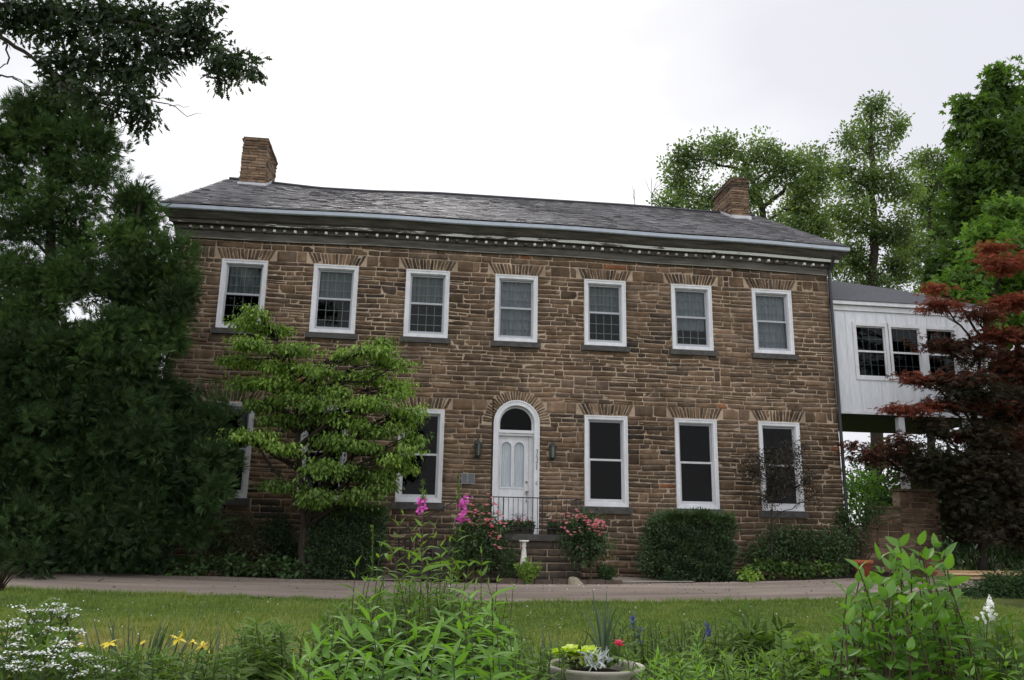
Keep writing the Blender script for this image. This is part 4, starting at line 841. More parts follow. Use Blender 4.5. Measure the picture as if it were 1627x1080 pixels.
bough([(-60, 20, OY), (0, 55, OY+.1), (60, 98, OY), (110, 140, OY), (165, 165, OY-.1), (225, 190, OY)], .045, .006)
bough([(60, 98, OY), (140, 105, OY+.1), (215, 120, OY+.2), (250, 135, OY)], .022, .006)
bough([(100, 20, OY), (130, 60, OY), (165, 95, OY), (150, 130, OY)], .02, .006)
bough([(225, 60, OY), (250, 85, OY), (268, 115, OY), (288, 139, OY)], .012, .004, 10); bough([(170, 140, OY), (230, 155, OY), (275, 170, OY), (300, 184, OY), (320, 180, OY)], .012, .003, 12); bough([(268, 168, OY), (285, 170, OY), (300, 169, OY)], .006, .003, 6)
bough([(-40, 140, OY), (0, 120, OY), (20, 121, OY), (40, 135, OY), (70, 138, OY)], .02, .004, 12); bough([(20, 121, OY), (35, 130, OY), (45, 150, OY), (50, 160, OY)], .01, .003, 8); bough([(0, 48, OY), (14, 75, OY), (10, 95, OY), (0, 108, OY)], .02, .008, 8)
OC = [(20, 15, 44, 26), (80, 20, 44, 24), (140, 20, 46, 26), (195, 22, 40, 28), (250, 30, 36, 28), (300, 35, 34, 26), (325, 62, 30, 22), (280, 75, 34, 24), (225, 65, 34, 22), (165, 60, 34, 22), (110, 55, 34, 18), (360, 90, 28, 18), (395, 112, 24, 14), (350, 125, 24, 12), (318, 5, 30, 14), (380, 100, 20, 12), (100, 95, 34, 20), (150, 105, 38, 22), (200, 110, 38, 22), (240, 112, 24, 18), (95, 125, 26, 18), (140, 145, 30, 18), (190, 150, 34, 18), (230, 165, 24, 14), (228, 190, 18, 16), (175, 175, 22, 12), (60, 50, 22, 12), (10, 35, 20, 12), (255, 100, 14, 12)]
for c_, r_ in cl(OC, OY, .35):
    cp = clump_leaves(lb, c_, r_, int(1500*math.pi*r_[0]*r_[2]), T_OAK, .135, shell=.2, cl=.2, per=18, up=.2, droop=-.45, jit=.12)
    for k in rng.permutation(len(cp))[:5]: bb.tube(curve(c_, cp[k], 0, 4), [.008, .006, .005, .003], 4, cap=False)
bb.build('branches', BARK, oak); lb.build('crown', L_OAK, oak)
# ------------------------------------------------------------------ shrubs and border by the house
def shrub(name, label, cat, L, Y, T, lm, size, dens, base=None, dy=.25, group=None, trunk=None, **k):
    c = cl(L, Y, dy); b = G(base if base else np.mean([l[0] for l in L]), Y); th = thing(name, label, cat, b, group)
    lb = MB(); sb = MB()
    for q in c:
        cc, r = q[:2]; o = dict(k)
        d_ = dens
        if len(q) > 2: o.update(q[2]); d_ = dens*o.pop('k', 1)
        cp = clump_leaves(lb, cc, r, int(d_*math.pi*r[0]*r[2]*4), T, size, **o)
        for p in cp[rng.permutation(len(cp))[:6]]:
            a = b+V(rng.normal()*.06, rng.normal()*.06, 0); 
            if trunk: a = b+V(0, 0, trunk)
            sb.tube(curve(a, p, .03, 5), np.linspace(.014, .004, 5), 4, cap=False)
    if trunk: sb.tube(curve(b-V(0, 0, .03), b+V(0, 0, trunk), 0, 4, .02), [.035, .03, .028, .03], 7)
    sb.build('stems', STEMR, th, True); lb.build('foliage', lm, th); return th
def yew_box(px0, px1, pt, pb, Y, dep, label, lm, n, shade=1., taper=.93):
    a, b = P(px0, pb, Y), P(px1, pb, Y); z0 = float(gz((a[0]+b[0])/2, Y)); z1 = P((px0+px1)/2, pt, Y)[2]; cx = (a[0]+b[0])/2; w = (b[0]-a[0])/2; h = z1-z0
    th = thing('yew_bush', label, 'bush', (cx, Y+dep/2, z0), 'clipped yew bushes by the paths'); u = rng.random((n, 3))*2-1
    m = np.abs(u); k = rng.integers(0, 5, n)          # push most needles to the clipped faces
    s = rng.choice([-1, 1], n); inn = 1-.16*rng.random(n)**1.5
    u[k == 0, 0] = (s*inn)[k == 0]; u[k == 1, 1] = (s*inn)[k == 1]; u[(k == 2)|(k == 3), 2] = inn[(k == 2)|(k == 3)]; u[k == 3, 1] = -inn[k == 3]
    t = (u[:, 2]+1)/2; ww = w*(taper+(1-taper)*np.sin(t*2.6)); bump = .05*(np.sin(u[:, 0]*9+u[:, 2]*7)+np.sin(u[:, 2]*13+u[:, 1]*11+u[:, 0]*4))
    rnd_ = 1-.10*np.clip(np.maximum(m[:, 0], m[:, 1])-.7, 0, 1)*t*2
    pos = np.stack([cx+u[:, 0]*(ww+bump), Y+dep/2+u[:, 1]*(dep/2+bump), z0+.02+t*h*rnd_+bump*.6*t], 1)
    out = unit(u**3+V(0, 0, .15)); d = unit(out*.7+rdir(n)*.8+V(0, 0, .35)); lb = MB()
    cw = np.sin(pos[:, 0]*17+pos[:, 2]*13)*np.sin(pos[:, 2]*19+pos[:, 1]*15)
    put(lb, T_DIA, pos, d, unit(rdir(n)+out), .055*(.6+.8*rng.random(n)), np.clip(.4+.25*cw+.3*rng.normal(size=n)*.6+.25*(t > .93), 0, 1))  # top needles get a lighter colour, painting in light from above
    # a few longer untrimmed shoots
    m_ = n//35; q = rng.integers(0, n, m_)
    for i in range(4): put(lb, T_NEED, pos[q]+unit(out[q])*.03*i+V(0, 0, .02*i), unit(out[q]+rdir(m_)*.4), rdir(m_), .09, .6+.4*rng.random(m_))
    sb = MB()
    for i in range(26): sb.tube(curve(V(cx, Y+dep/2, z0)+rng.normal(size=3)*V(.1, .1, 0), V(cx+w*.85*(rng.random()*2-1), Y+dep*(.12+.76*rng.random()), z0+h*rng.uniform(.4, .9)), .02, 5), np.linspace(.02, .005, 5), 4, cap=False)
    sb.build('stems', BARK, th); lb.build('foliage', lm, th)
yew_box(1055, 1170, 823, 925, -1.55, 1.2, 'square clipped yew bush right of the path with a brighter top', L_YEW, 42000)
yew_box(487, 602, 811, 918, -1.5, 1.2, 'darker clipped yew bush left of the steps, in the shade', L_YEW, 42000)
shrub('loose_shrub', 'loose green shrub bulging from the left side of the right yew', 'shrub', [(1035, 875, 20, 30), (1050, 835, 22, 14), (1030, 895, 18, 20), (1065, 825, 14, 8)], -1.0, T_DIA, L_YEW, .06, 900, shell=.3, cl=.14, rlo=.3)
shrub('low_shrub', 'low dark green shrub at the foot of the wall under the last window', 'shrub', [(1215, 880, 36, 24), (1265, 870, 40, 28), (1310, 870, 36, 30), (1245, 850, 40, 14), (1330, 885, 26, 24)], -.6, T_DIA, L_SHRUB, .075, 500, shell=.3, cl=.2)
shrub('low_shrub', 'open leafy shrub in front of the garden wall and house corner', 'shrub', [(1350, 850, 26, 24), (1375, 825, 28, 16), (1392, 805, 20, 10), (1340, 820, 18, 16)], -.4, T_DIA, L_SHRUB, .09, 260, shell=.3, cl=.2, rlo=.2)
shrub('ground_cover', 'low leafy ground cover along the drive right of the square yew', 'ground cover', [(1190, 910, 16, 8), (1225, 903, 30, 9), (1275, 905, 30, 9), (1320, 905, 26, 9)], -1.3, T_ROUND, L_HERBD, .07, 500, shell=.2, cl=.12, group='low ground cover along the drive')
shrub('ground_cover', 'fresh bright green leaf tuft at the right foot of the square yew', 'ground cover', [(1188, 912, 17, 9), (1205, 915, 10, 5)], -1.62, T_BROAD, L_DOG, .08, 500, shell=.2, cl=.12, rlo=.2)
shrub('low_hedge', 'long low leafy hedge along the far edge of the drive at left', 'hedge', [(200+22*i, 897+i*.6+rng.normal()*2, 20, 13+rng.random()*4) for i in range(13)], -1.55, T_ROUND, L_SHRUB, .085, 520, shell=.3, cl=.14, up=.9, flat=.7, rlo=.2)
shrub('round_shrub', 'rounded dim brownish shrub below the leftmost lower window', 'shrub', [(372, 850, 42, 34), (395, 870, 34, 20), (345, 868, 30, 22)], -.9, T_DIA, leafm('dim_olive_leaves', [(.03, .035, .015), (.05, .055, .02), (.06, .065, .025)], .25, .04), .05, 1500, shell=.4, cl=.16)
shrub('dark_shrub', 'very dark shrub between the dogwood trunk and the rounded shrub', 'shrub', [(440, 850, 26, 36), (455, 880, 24, 18), (415, 885, 30, 10)], -.5, T_DIA, L_CEDAR, .07, 800, shell=.3, cl=.18, rlo=0, rhi=.4)
# purple-leaved sapling before the last window
tree('purple_sapling', 'thin purple leaved sapling in front of the last lower window', 'tree', trunk_pts((1225, None, -1.0), (1226, 820, -1.0), (1228, 770, -1.0)), .03, cl([(1222, 735, 40, 22), (1262, 725, 22, 24), (1195, 748, 20, 18), (1240, 770, 30, 16), (1280, 765, 18, 20), (1215, 790, 26, 14), (1290, 790, 14, 10)], -1.0, .2), T_DIA, L_REDLO, .055, 480, shell=.1, cl=.22, per=14, nsub=12)
# roses
def petals(mb, c, s, n=9, r=None):
    m = len(c)
    for k in range(n):
        a = 2.4*k; t = k/n; d = np.tile(V(math.cos(a)*(1-.35*t), math.sin(a)*(1-.35*t), .25+.8*t), (m, 1))+rng.normal(size=(m, 3))*.15
        put(mb, T_ROUND, c-V(0, 0, .1)*0, d, np.tile(V(0, 0, 1.), (m, 1))-d*.3, s*(.62-.2*t), r if r is not None else rng.random(m))
def rose(label, L, FL, Y, base, trunk):
    th = shrub('rose_bush', label, 'rose', L, Y, T_BROAD, L_SHRUB, .07, 560, base=base, group='pink rose bushes beside the stoop', trunk=trunk, shell=.3, cl=.16, dy=.15)
    for px, py in FL+[(a+rng.normal()*7, b+rng.uniform(3, 30)) for a, b in FL[::2]]:
        c = P(px, py, Y-.45+rng.normal()*.08); fb = MB(); m = rng.integers(2, 5); petals(fb, c+rng.normal(size=(m, 3))*V(.07, .05, .06), .11*rng.uniform(.6, 1.2)); fb.build('flower', F_PINK, th)
    return th
rose('pink rose bush left of the stoop, its blooms reaching over the railing', [(755, 850, 34, 34), (785, 850, 22, 26), (735, 875, 22, 28), (770, 885, 28, 20), (760, 815, 26, 10)], [(742, 802), (750, 815), (762, 808), (770, 818), (775, 830), (783, 835), (790, 829), (795, 822), (768, 825), (758, 820), (740, 818), (781, 793), (783, 806), (800, 830), (786, 842), (747, 790)], -1.62, 752, .35)
rose('round standard pink rose right of the stoop on a short dark trunk', [(930, 850, 36, 26), (912, 862, 22, 18), (950, 866, 22, 20), (930, 832, 30, 12), (932, 885, 22, 10)], [(897, 822), (908, 820), (905, 830), (916, 826), (925, 819), (937, 820), (945, 826), (950, 834), (940, 833), (900, 842), (918, 845), (922, 818), (955, 828), (934, 836), (947, 838), (911, 823)], -1.62, 938, .5)
# small plants round the pedestal
def tuft(label, px, Y, pt, w, lm, n=260, size=.1, name='fine_leaved_plant', grp=None):
    b = G(px, Y); top = P(px, pt, Y)[2]-b[2]; th = thing(name, label, 'plant', b, grp); sb = MB(); lb = MB()
    for i in range(26):
        a = rng.random()*6.28; r = w*rng.random()**.5; e = b+V(math.cos(a)*r, math.sin(a)*r*.8, top*(.65+.4*rng.random()-.3*r/w)); c = curve(b+V(math.cos(a)*r*.3, math.sin(a)*r*.3, 0), e, .1, 6, .02); sb.tube(c, np.linspace(.006, .002, 6), 4, cap=False)
        m = n//13; t = rng.random(m)**.7; idx = np.minimum((t*5).astype(int), 4); p = c[idx]+(c[idx+1]-c[idx])*(t*5-idx)[:, None]; put(lb, T_NEED, p, rdir(m, .7), rdir(m, .5), size*(.6+.6*rng.random(m)))
    sb.build('stems', STEM, th); lb.build('foliage', lm, th); return th
tuft('fine feathery green plant at the foot of the white pedestal', 838, -1.86, 886, .3, L_DOG, 700, .1)
tuft('airy grey green plant left of the white pedestal', 806, -1.62, 858, .26, L_SHRUB, 460, .1)
tuft('small soft green plant under the right rose', 962, -1.55, 892, .26, L_SHRUB, 500, .1)
tuft('bright seeding green plant at the left foot of the left rose', 725, -1.66, 880, .22, L_DOG, 320, .09)
# white pedestal
pd = thing('pedestal', 'white baluster pedestal with a flat top in front of the stoop', 'pedestal', G(832, -1.66)); q = MB(); bz = G(832, -1.66); zt_ = P(832, 858, -1.66)[2]; H_ = zt_-bz[2]
q.lathe(bz, [(.001, 0), (.12, 0), (.12, .05), (.08, .08), (.062, .14), (.085, H_*.35), (.088, H_*.45), (.055, H_*.72), (.042, H_*.84), (.06, H_*.87), (.04, H_*.9), (.055, H_*.95)], 18); q.build('column', mat('aged_white_stone', [(.62, .6, .54)], .8, .2, nscale=12, namt=.25), pd, True)
q = MB(); q.lathe(bz, [(.001, H_*.955), (.09, H_*.955), (.115, H_*.98), (.11, H_), (.09, H_-.008), (.001, H_-.012)], 18); q.build('dish', mat('aged_white_top', [(.7, .7, .66)], .8, .2, nscale=12, namt=.2), pd, True)
# rock
rb = MB(); c = G(915, -2.0)+V(0, 0, .03); th_ = np.linspace(0, 6.283, 9)[:-1]; v = [(c[0]+.17*math.cos(a)*(1.2 if math.cos(a) > .8 else 1), c[1]+.1*math.sin(a), c[2]-.04) for a in th_]+[(c[0]-.06+.1*math.cos(a), c[1]+.05*math.sin(a), c[2]+.12+.02*math.sin(3*a)) for a in th_]+[(c[0]-.07, c[1], c[2]+.15)]
rb.add(v, [(8+i, 8+(i+1) % 8, 16) for i in range(8)], [(i, (i+1) % 8, 8+(i+1) % 8, 8+i) for i in range(8)]); tag(rb.build('rock', mat('buff_rock', [(.26, .23, .17)], .9, .1, nscale=8, namt=.25, bump=.01)), 'pointed buff rock lying on the low kerb by the right rose', 'rock')
# flower boxes on the stoop
def flowerbox(x0, x1, y0, y1, z0, h, label, fls):
    th = thing('flower_box', label, 'flower box', ((x0+x1)/2, (y0+y1)/2, z0), 'flower boxes on the stoop'); q = MB(); t = .03
    v = [(x0+t, y0+t, z0), (x1-t, y0+t, z0), (x1-t, y1-t, z0), (x0+t, y1-t, z0), (x0, y0, z0+h), (x1, y0, z0+h), (x1, y1, z0+h), (x0, y1, z0+h), (x0+.02, y0+.02, z0+h), (x1-.02, y0+.02, z0+h), (x1-.02, y1-.02, z0+h), (x0+.02, y1-.02, z0+h), (x0+.02, y0+.02, z0+h-.03), (x1-.02, y0+.02, z0+h-.03), (x1-.02, y1-.02, z0+h-.03), (x0+.02, y1-.02, z0+h-.03)]
    q.add(v, f4=[(0, 1, 5, 4), (1, 2, 6, 5), (2, 3, 7, 6), (3, 0, 4, 7), (4, 5, 9, 8), (5, 6, 10, 9), (6, 7, 11, 10), (7, 4, 8, 11), (8, 9, 13, 12), (9, 10, 14, 13), (10, 11, 15, 14), (11, 8, 12, 15), (12, 13, 14, 15), (0, 3, 2, 1)]); q.build('box', mat('brown_trough', [(.05, .04, .032)], .8, .2, nscale=6, namt=.3), th)
    lb = MB(); n = int(600*(x1-x0)); p = np.stack([rng.uniform(x0, x1, n), rng.uniform(y0-.05, y1, n), z0+h+rng.random(n)*.13-.04], 1); k = rng.random(n) < .15; p[k, 2] -= .16*rng.random(k.sum()); p[k, 1] = y0-.02
    put(lb, T_ROUND, p, rdir(n), rdir(n, .8), .05); lb.build('foliage', L_SHRUB, th); sb = MB()
    for x, z in fls: sb.tube([(x, (y0+y1)/2, z0+h), (x+.01, y0+.02, z)], .004, 4)
    sb.build('stems', STEM, th)
    for x, z in fls: fb = MB(); petals(fb, V(x, y0+.02, z)+rng.normal(size=(5, 3))*V(.035, .02, .025), .06, 7); fb.build('flower', F_RED, th)
flowerbox(-.42, .36, -1.10, -.88, 1.672, .20, 'long brown flower box of red geraniums before the door', [(-.19, 1.99), (-.12, 1.96), (.02, 1.99), (.06, 1.93), (.16, 2.02), (.2, 1.95)])
flowerbox(.66, 1.2, -1.10, -.88, 1.670, .19, 'shorter brown flower box behind the right rose', [(.8, 1.95), (1.05, 1.97)])
# slatted garden chair left of the stoop
ch = thing('garden_chair', 'dark slatted garden chair standing left of the stoop', 'chair', G(660, -1.5)); b = G(660, -1.5); WD = mat('dark_chair_wood', [(.03, .026, .022)], .8, .2, nscale=8, namt=.4)
q = MB()
for i in range(7): x = b[0]-.36+.12*i; q.tube([(x*.0+b[0]+(x-b[0])*.9, b[1]+.15, b[2]+.4), (b[0]+(x-b[0])*1.1, b[1]+.38, b[2]+.93+.06*math.cos((i-3)*.7))], .024, 4)
q.build('backrest', WD, ch); q = MB()
for i in range(5): q.box(b[0]-.36, b[0]+.36, b[1]-.4+.115*i, b[1]-.3+.115*i, b[2]+.38-.0*i, b[2]+.40-.0*i)
q.build('seat', WD, ch)
for sx in (-1, 1):
    q = MB(); q.box(b[0]+sx*.43-.05, b[0]+sx*.43+.05, b[1]-.45, b[1]+.3, b[2]+.58, b[2]+.605); q.build('armrest', WD, ch)
    for yy in (-.38, .22): q = MB(); q.box(b[0]+sx*.42-.035, b[0]+sx*.42+.035, b[1]+yy-.03, b[1]+yy+.03, b[2], b[2]+.578); q.build('leg', WD, ch)
# terracotta pot, planks, shrubs at the right
tp = thing('terracotta_pot', 'large terracotta pot at the drive edge behind the hydrangea', 'pot', G(1371, -1.9)); q = MB(); b = G(1371, -1.9); q.lathe(b, [(.001, 0), (.14, 0), (.19, .34), (.225, .34), (.235, .42), (.21, .42), (.19, .38), (.001, .37)], 20); q.build('pot', mat('terracotta', [(.30, .085, .045)], .85, .2, nscale=8, namt=.25), tp, True)
TIM = mat('sawn_timber', [(.42, .29, .16), (.5, .37, .22), (.36, .24, .13)], .8, .2, nscale=5, namt=.3, nstretch=(.4, 6, 6)); pa = P(1500, 914, -2.4); zb_ = float(gz(pa[0], -2.4))
for i, (z, dy, lab) in enumerate(((0.06, 0, 'lowest long pale plank of the timber stack on the drive'), (.105, .05, 'second long pale plank up in the timber stack'), (.15, -.03, 'third long pale plank up in the timber stack'), (.195, .04, 'topmost long pale plank of the timber stack on the drive'))):
    q = MB(); q.box(pa[0]-.02*i, pa[0]+3.8+.05*i, -2.5+dy, -2.2+dy, zb_+z, zb_+z+.04, r=[.2, .8, .5, 1][i]); o = tag(q.build('plank', TIM), lab, 'plank', 'planks stacked on the drive')
q = MB(); q.box(pa[0]+.35, pa[0]+.5, -2.53, -2.15, zb_+.012, zb_+.059); tag(q.build('wood_block', mat('orange_block', [(.5, .16, .09)], .8, .2)), 'small orange block under the timber stack', 'block')
q = MB(); q.box(pa[0]-.45, pa[0]+1.6, -2.95, -2.56, zb_-.02, zb_+.03); tag(q.build('stone_slab', PATH), 'pale flat slab lying on the drive in front of the timber stack', 'slab')
q = MB(); b = G(1487, -.9); 
for k in range(6): q.box(b[0]-.22+.01*k, b[0]+.22-.01*k, -1.05+.01*k, -.75, b[2]+.09*k-.02, b[2]+.09*k+.065, r=.3+.1*k)
tag(q.build('brick_stack', mat('brick_red', [(.2, .09, .06), (.28, .13, .09)], .9, .1, nscale=12, namt=.3, bump=.01)), 'small stack of reddish stones at the end of the garden wall', 'stone stack')
shrub('rhododendron', 'dark glossy leaved shrub behind the timber stack at the right edge', 'shrub', [(1515, 878, 28, 22), (1555, 872, 36, 26), (1600, 876, 40, 26), (1640, 870, 40, 30), (1530, 862, 22, 12)], -.9, T_LANCE, L_SHRUB, .16, 240, shell=.4, cl=.22, up=.8)
shrub('juniper_bush', 'spreading dark juniper bush in front of the timber stack', 'bush', [(1540, 955, 40, 22), (1585, 945, 44, 24), (1630, 950, 44, 34), (1515, 968, 24, 14), (1600, 925, 34, 12), (1670, 930, 40, 40)], -4.6, T_NEED, L_CEDAR, .09, 1900, shell=.4, cl=.2, dy=.3, rlo=0, rhi=.7, flat=.5)
# ------------------------------------------------------------------ foreground bed
def stemplant(label, name, cat, spots, T, lm, size, ls=.045, pitch=.5, whorl=2, lean=.12, sm=None, group=None, bare=.12, topsmall=.45, arch=.0, rlo=0, rhi=1, srad=.006, up=1., nrm_up=1.):
    """spots: (px, Y, top py[, dx lean]); leafy stems rising from the ground to that height"""
    b0 = G(spots[0][0], spots[0][1]); th = thing(name, label, cat, b0, group); sb = MB(); lb = MB(); tops = []
    for sp_ in spots:
        px, Y, pt = sp_[:3]; top = P(px, pt, Y); g = np.array([top[0]+rng.normal()*lean*.8, Y+rng.normal()*lean, 0]); g[2] = gz(g[0], g[1])
        t = np.linspace(0, 1, 9)[:, None]; c = g+(top-g)*t; bend = rng.normal(size=3)*V(1, 1, 0)*lean*.35; c = c+bend*np.sin(t*math.pi)
        sb.tube(c, np.linspace(srad, srad*.4, 9), 5, cap=False, r=.5); Ls = np.linalg.norm(top-g); n = max(4, int(Ls*(1-bare)/ls)); ti = np.linspace(bare, 1, n)
        f = ti*8; i0 = np.minimum(f.astype(int), 7); p = c[i0]+(c[i0+1]-c[i0])*(f-i0)[:, None]
        az = np.arange(n)*(math.pi/2 if whorl == 2 else 2.4)+rng.random()*6
        for w in range(whorl):
            a = az+w*2*math.pi/whorl+rng.normal(size=n)*.25; el = pitch+rng.normal(size=n)*.15+.55*np.clip((ti-.88)/.12, 0, 1)
            d = np.stack([np.cos(a)*np.cos(el), np.sin(a)*np.cos(el), np.sin(el)], 1); sz = size*(.75+.45*rng.random(n))*np.where(ti > .8, 1-(1-topsmall)*(ti-.8)/.2, .8+.2*np.minimum(ti/.5, 1))
            nn = np.tile(V(0, 0, nrm_up), (n, 1))+rng.normal(size=(n, 3))*.35; rc_ = np.clip(rlo+(rhi-rlo)*(.1+.6*ti*rng.random()**.3+.32*rng.random(n)), 0, 1); kk = rng.integers(0, 4, n)
            for q4, T4 in enumerate(alts(T)):
                s4 = kk == q4; put(lb, T4, p[s4], d[s4], nn[s4], sz[s4], rc_[s4])
        tops.append(top)
    sb.build('stems', sm or STEM, th, True); lb.build('leaves', lm, th); return th, tops
def spread(x0, x1, Y0, Y1, p0, p1, n, env=None):
    o_ = []
    for i in range(n):
        px = rng.uniform(x0, x1); Y = rng.uniform(Y0, Y1); t = (px-x0)/(x1-x0); e = env(t) if env else 1
        o_.append((px, Y, p1+(p0-p1)*e*(.6+.4*rng.random()) if True else p0))
    return o_
def blades(label, name, cat, px, Y, pt, n, w=.012, spreadr=.35, base=.12, lm=None, group=None, droop=.3, extra=None):
    b = G(px, Y); H0 = P(px, pt, Y)[2]-b[2]; th = thing(name, label, cat, b, group); lb = MB(); k = 8; t = np.linspace(0, 1, k)
    a = rng.random(n)*6.283; r = np.sqrt(rng.random(n)); h = H0*(.74+.32*rng.random(n)); out = spreadr*h*(.2+.9*r); dr = droop*rng.random(n)**2*h
    root = b+np.stack([np.cos(a)*base*r, np.sin(a)*base*r, 0*a], 1)
    pth = root[:, None]+np.stack([np.cos(a)[:, None]*out[:, None]*t**1.8, np.sin(a)[:, None]*out[:, None]*t**1.8, h[:, None]*t-dr[:, None]*t**4], -1)
    fa = a+1.57+rng.normal(size=n)*.7; sd_ = np.stack([np.cos(fa), np.sin(fa), 0*fa], 1); ww = w*(.7+.6*rng.random(n))[:, None]*np.clip(1.15-t**2.2*1.1, .04, 1)[None]
    L_, R0 = pth-sd_[:, None]*ww[..., None], pth+sd_[:, None]*ww[..., None]; v = np.stack([L_, R0], 2).reshape(-1, 3); i = (np.arange(n)*2*k)[:, None]+np.arange(k-1)[None]*2
    f = np.stack([i, i+1, i+3, i+2], -1).reshape(-1, 4); lb.add(v, None, f, np.repeat(rng.random(n), 2*k)); lb.build('blades', lm or L_IRIS, th)
    return th, pth[:, -1]
# tall purple loosestrife-like stems at the centre, behind
tall = [(672, -15.6, 800), (735, -15.3, 828), (640, -15.5, 818), (655, -15.0, 845), (605, -15.2, 868), (590, -15.4, 905), (565, -15.4, 900), (580, -15.0, 925), (690, -15.2, 838), (700, -15.6, 868), (715, -15.0, 862), (625, -15.8, 880), (650, -15.8, 890), (668, -15.2, 868), (720, -15.4, 890), (745, -15.6, 900), (730, -14.8, 905), (765, -15.3, 880), (770, -14.9, 912), (790, -15.3, 925), (815, -15.2, 938), (640, -14.9, 910), (700, -15.0, 905), (680, -15.6, 898), (755, -15.0, 930), (610, -14.8, 930), (660, -15.0, 922), (805, -15.0, 950)]
tl, tops = stemplant('tall leafy flower stems in the middle of the bed, two with magenta spikes', 'tall_flower_stems', 'flowers', tall, T_LANCE, L_HERB, .13, .06, .55, 2, .14, STEMR, bare=.2, srad=.0055)
for px, Y, z0, z1, n in ((671, -15.6, 792, 815, 40), (735, -15.3, 796, 812, 22), (734, -15.3, 815, 832, 34), (742, -15.4, 788, 798, 8)):
    fb = MB(); p = np.array([P(px+rng.normal()*3.2, rng.uniform(z0, z1), Y+rng.normal()*.015) for _ in range(n)]); put(fb, T_ROUND, p, rdir(n), rdir(n), .024); fb.build('flower_spike', F_MAG, tl)
bud = MB()
for px, Y, a, b_ in ((672, -15.6, 762, 795), (728, -15.3, 752, 800), (592, -15.4, 838, 905)): 
    n = 40; p = np.array([P(px+rng.normal()*1.2, rng.uniform(a, b_), Y) for _ in range(n)]); put(bud, T_DIA, p, rdir(n, .8), rdir(n), .02); bud.tube([P(px, a, Y), P(px, b_+10, Y)], .003, 4)
bud.build('bud_spike', L_HERBD, tl)
stemplant('broad mass of dark leafy stems filling the middle of the bed', 'leafy_clump', 'flowers', spread(500, 830, -15.8, -14.2, 930, 1010, 150, lambda t: math.sin(math.pi*min(1, max(0, t*1.05)))**.6), T_LANCE, L_HERBD, .15, .05, .35, 2, .12, rlo=.1)
front_sp = [(585, -16.9, 958), (555, -16.8, 990), (620, -16.7, 985), (700, -16.8, 968), (745, -16.8, 950), (735, -17.0, 972), (782, -16.8, 950), (660, -17.1, 1000), (690, -17.2, 1010), (740, -17.2, 1000), (510, -16.9, 1010), (560, -17.2, 1015), (610, -17.1, 1040), (790, -16.9, 1000), (810, -16.7, 1010), (650, -16.8, 975), (500, -17.1, 1045), (540, -17.3, 1050), (720, -17.4, 1040), (780, -17.2, 1045), (670, -17.4, 1052), (770, -16.6, 980), (530, -16.8, 1000), (600, -16.9, 1010), (820, -17, 1040), (580, -17.4, 1050)]
stemplant('bright green lance leaved stems at the front centre of the bed', 'lance_leaved_clump', 'flowers', front_sp, T_LANCE, L_LIME, .165, .036, .4, 2, .08, rlo=0, rhi=.8, srad=.006, topsmall=.5)
# left: white yarrow, iris, lilies
ysp = [(px, Y, py) for px, Y, py in [(30, -16.2, 985), (60, -16.1, 998), (85, -16.0, 962), (100, -15.9, 968), (72, -15.9, 975), (110, -15.9, 975), (12, -16.4, 995), (40, -16.4, 1010), (5, -16.2, 1020), (55, -16.5, 1030), (90, -16.4, 1022), (100, -16.2, 1018), (75, -16.5, 1030), (125, -16.3, 1040), (20, -16.5, 1040), (135, -16.3, 1050), (70, -16.6, 1060), (60, -16.2, 965), (110, -16.0, 1000), (30, -16.6, 1060), (140, -16.5, 1068), (100, -16.5, 1050), (0, -16.3, 1045), (45, -16.2, 990)]]
yw, yt = stemplant('white flat topped yarrow flowers at the lower left corner', 'yarrow_clump', 'flowers', ysp, T_NEED, L_HERBD, .12, .028, .4, 3, .1, srad=.004)
for t_ in yt:
    n = 130; fb = MB(); sb = MB(); hc = [t_+V(rng.normal()*.035, rng.normal()*.035, rng.normal()*.014) for _ in range(7)]
    p = np.concatenate([h_+rng.normal(size=(10, 3))*V(.014, .014, .003) for h_ in hc]); put(fb, T_ROUND, p, rdir(len(p), 0, .2), rdir(len(p), 2.), .0105)
    for h_ in hc: sb.tube([t_-V(0, 0, .07), (t_+h_)/2-V(0, 0, .02), h_], .0018, 3, cap=False)
    f_ = fb.build('flower_head', F_WHITE, yw); sb.build('stalks', STEM, f_)
for px, Y, pt, n, lab in ((235, -15.2, 990, 60, 'tallest iris clump of dark blades behind the yellow flowers'), (205, -15.4, 1010, 36, 'small iris clump right of the white yarrow'), (285, -15.4, 1008, 60, 'iris clump with arching blades between the yellow flowers'), (330, -15.3, 1020, 40, 'low iris clump left of the glossy lilies'), (165, -15.5, 1022, 40, 'low iris clump beside the white yarrow'), (365, -15.0, 1000, 22, 'thin iris clump against the lawn at left')):
    blades(lab, 'iris_clump', 'iris', px, Y, pt-12, int(n*1.5), .013, .32, .12, group='iris clumps in the front bed')
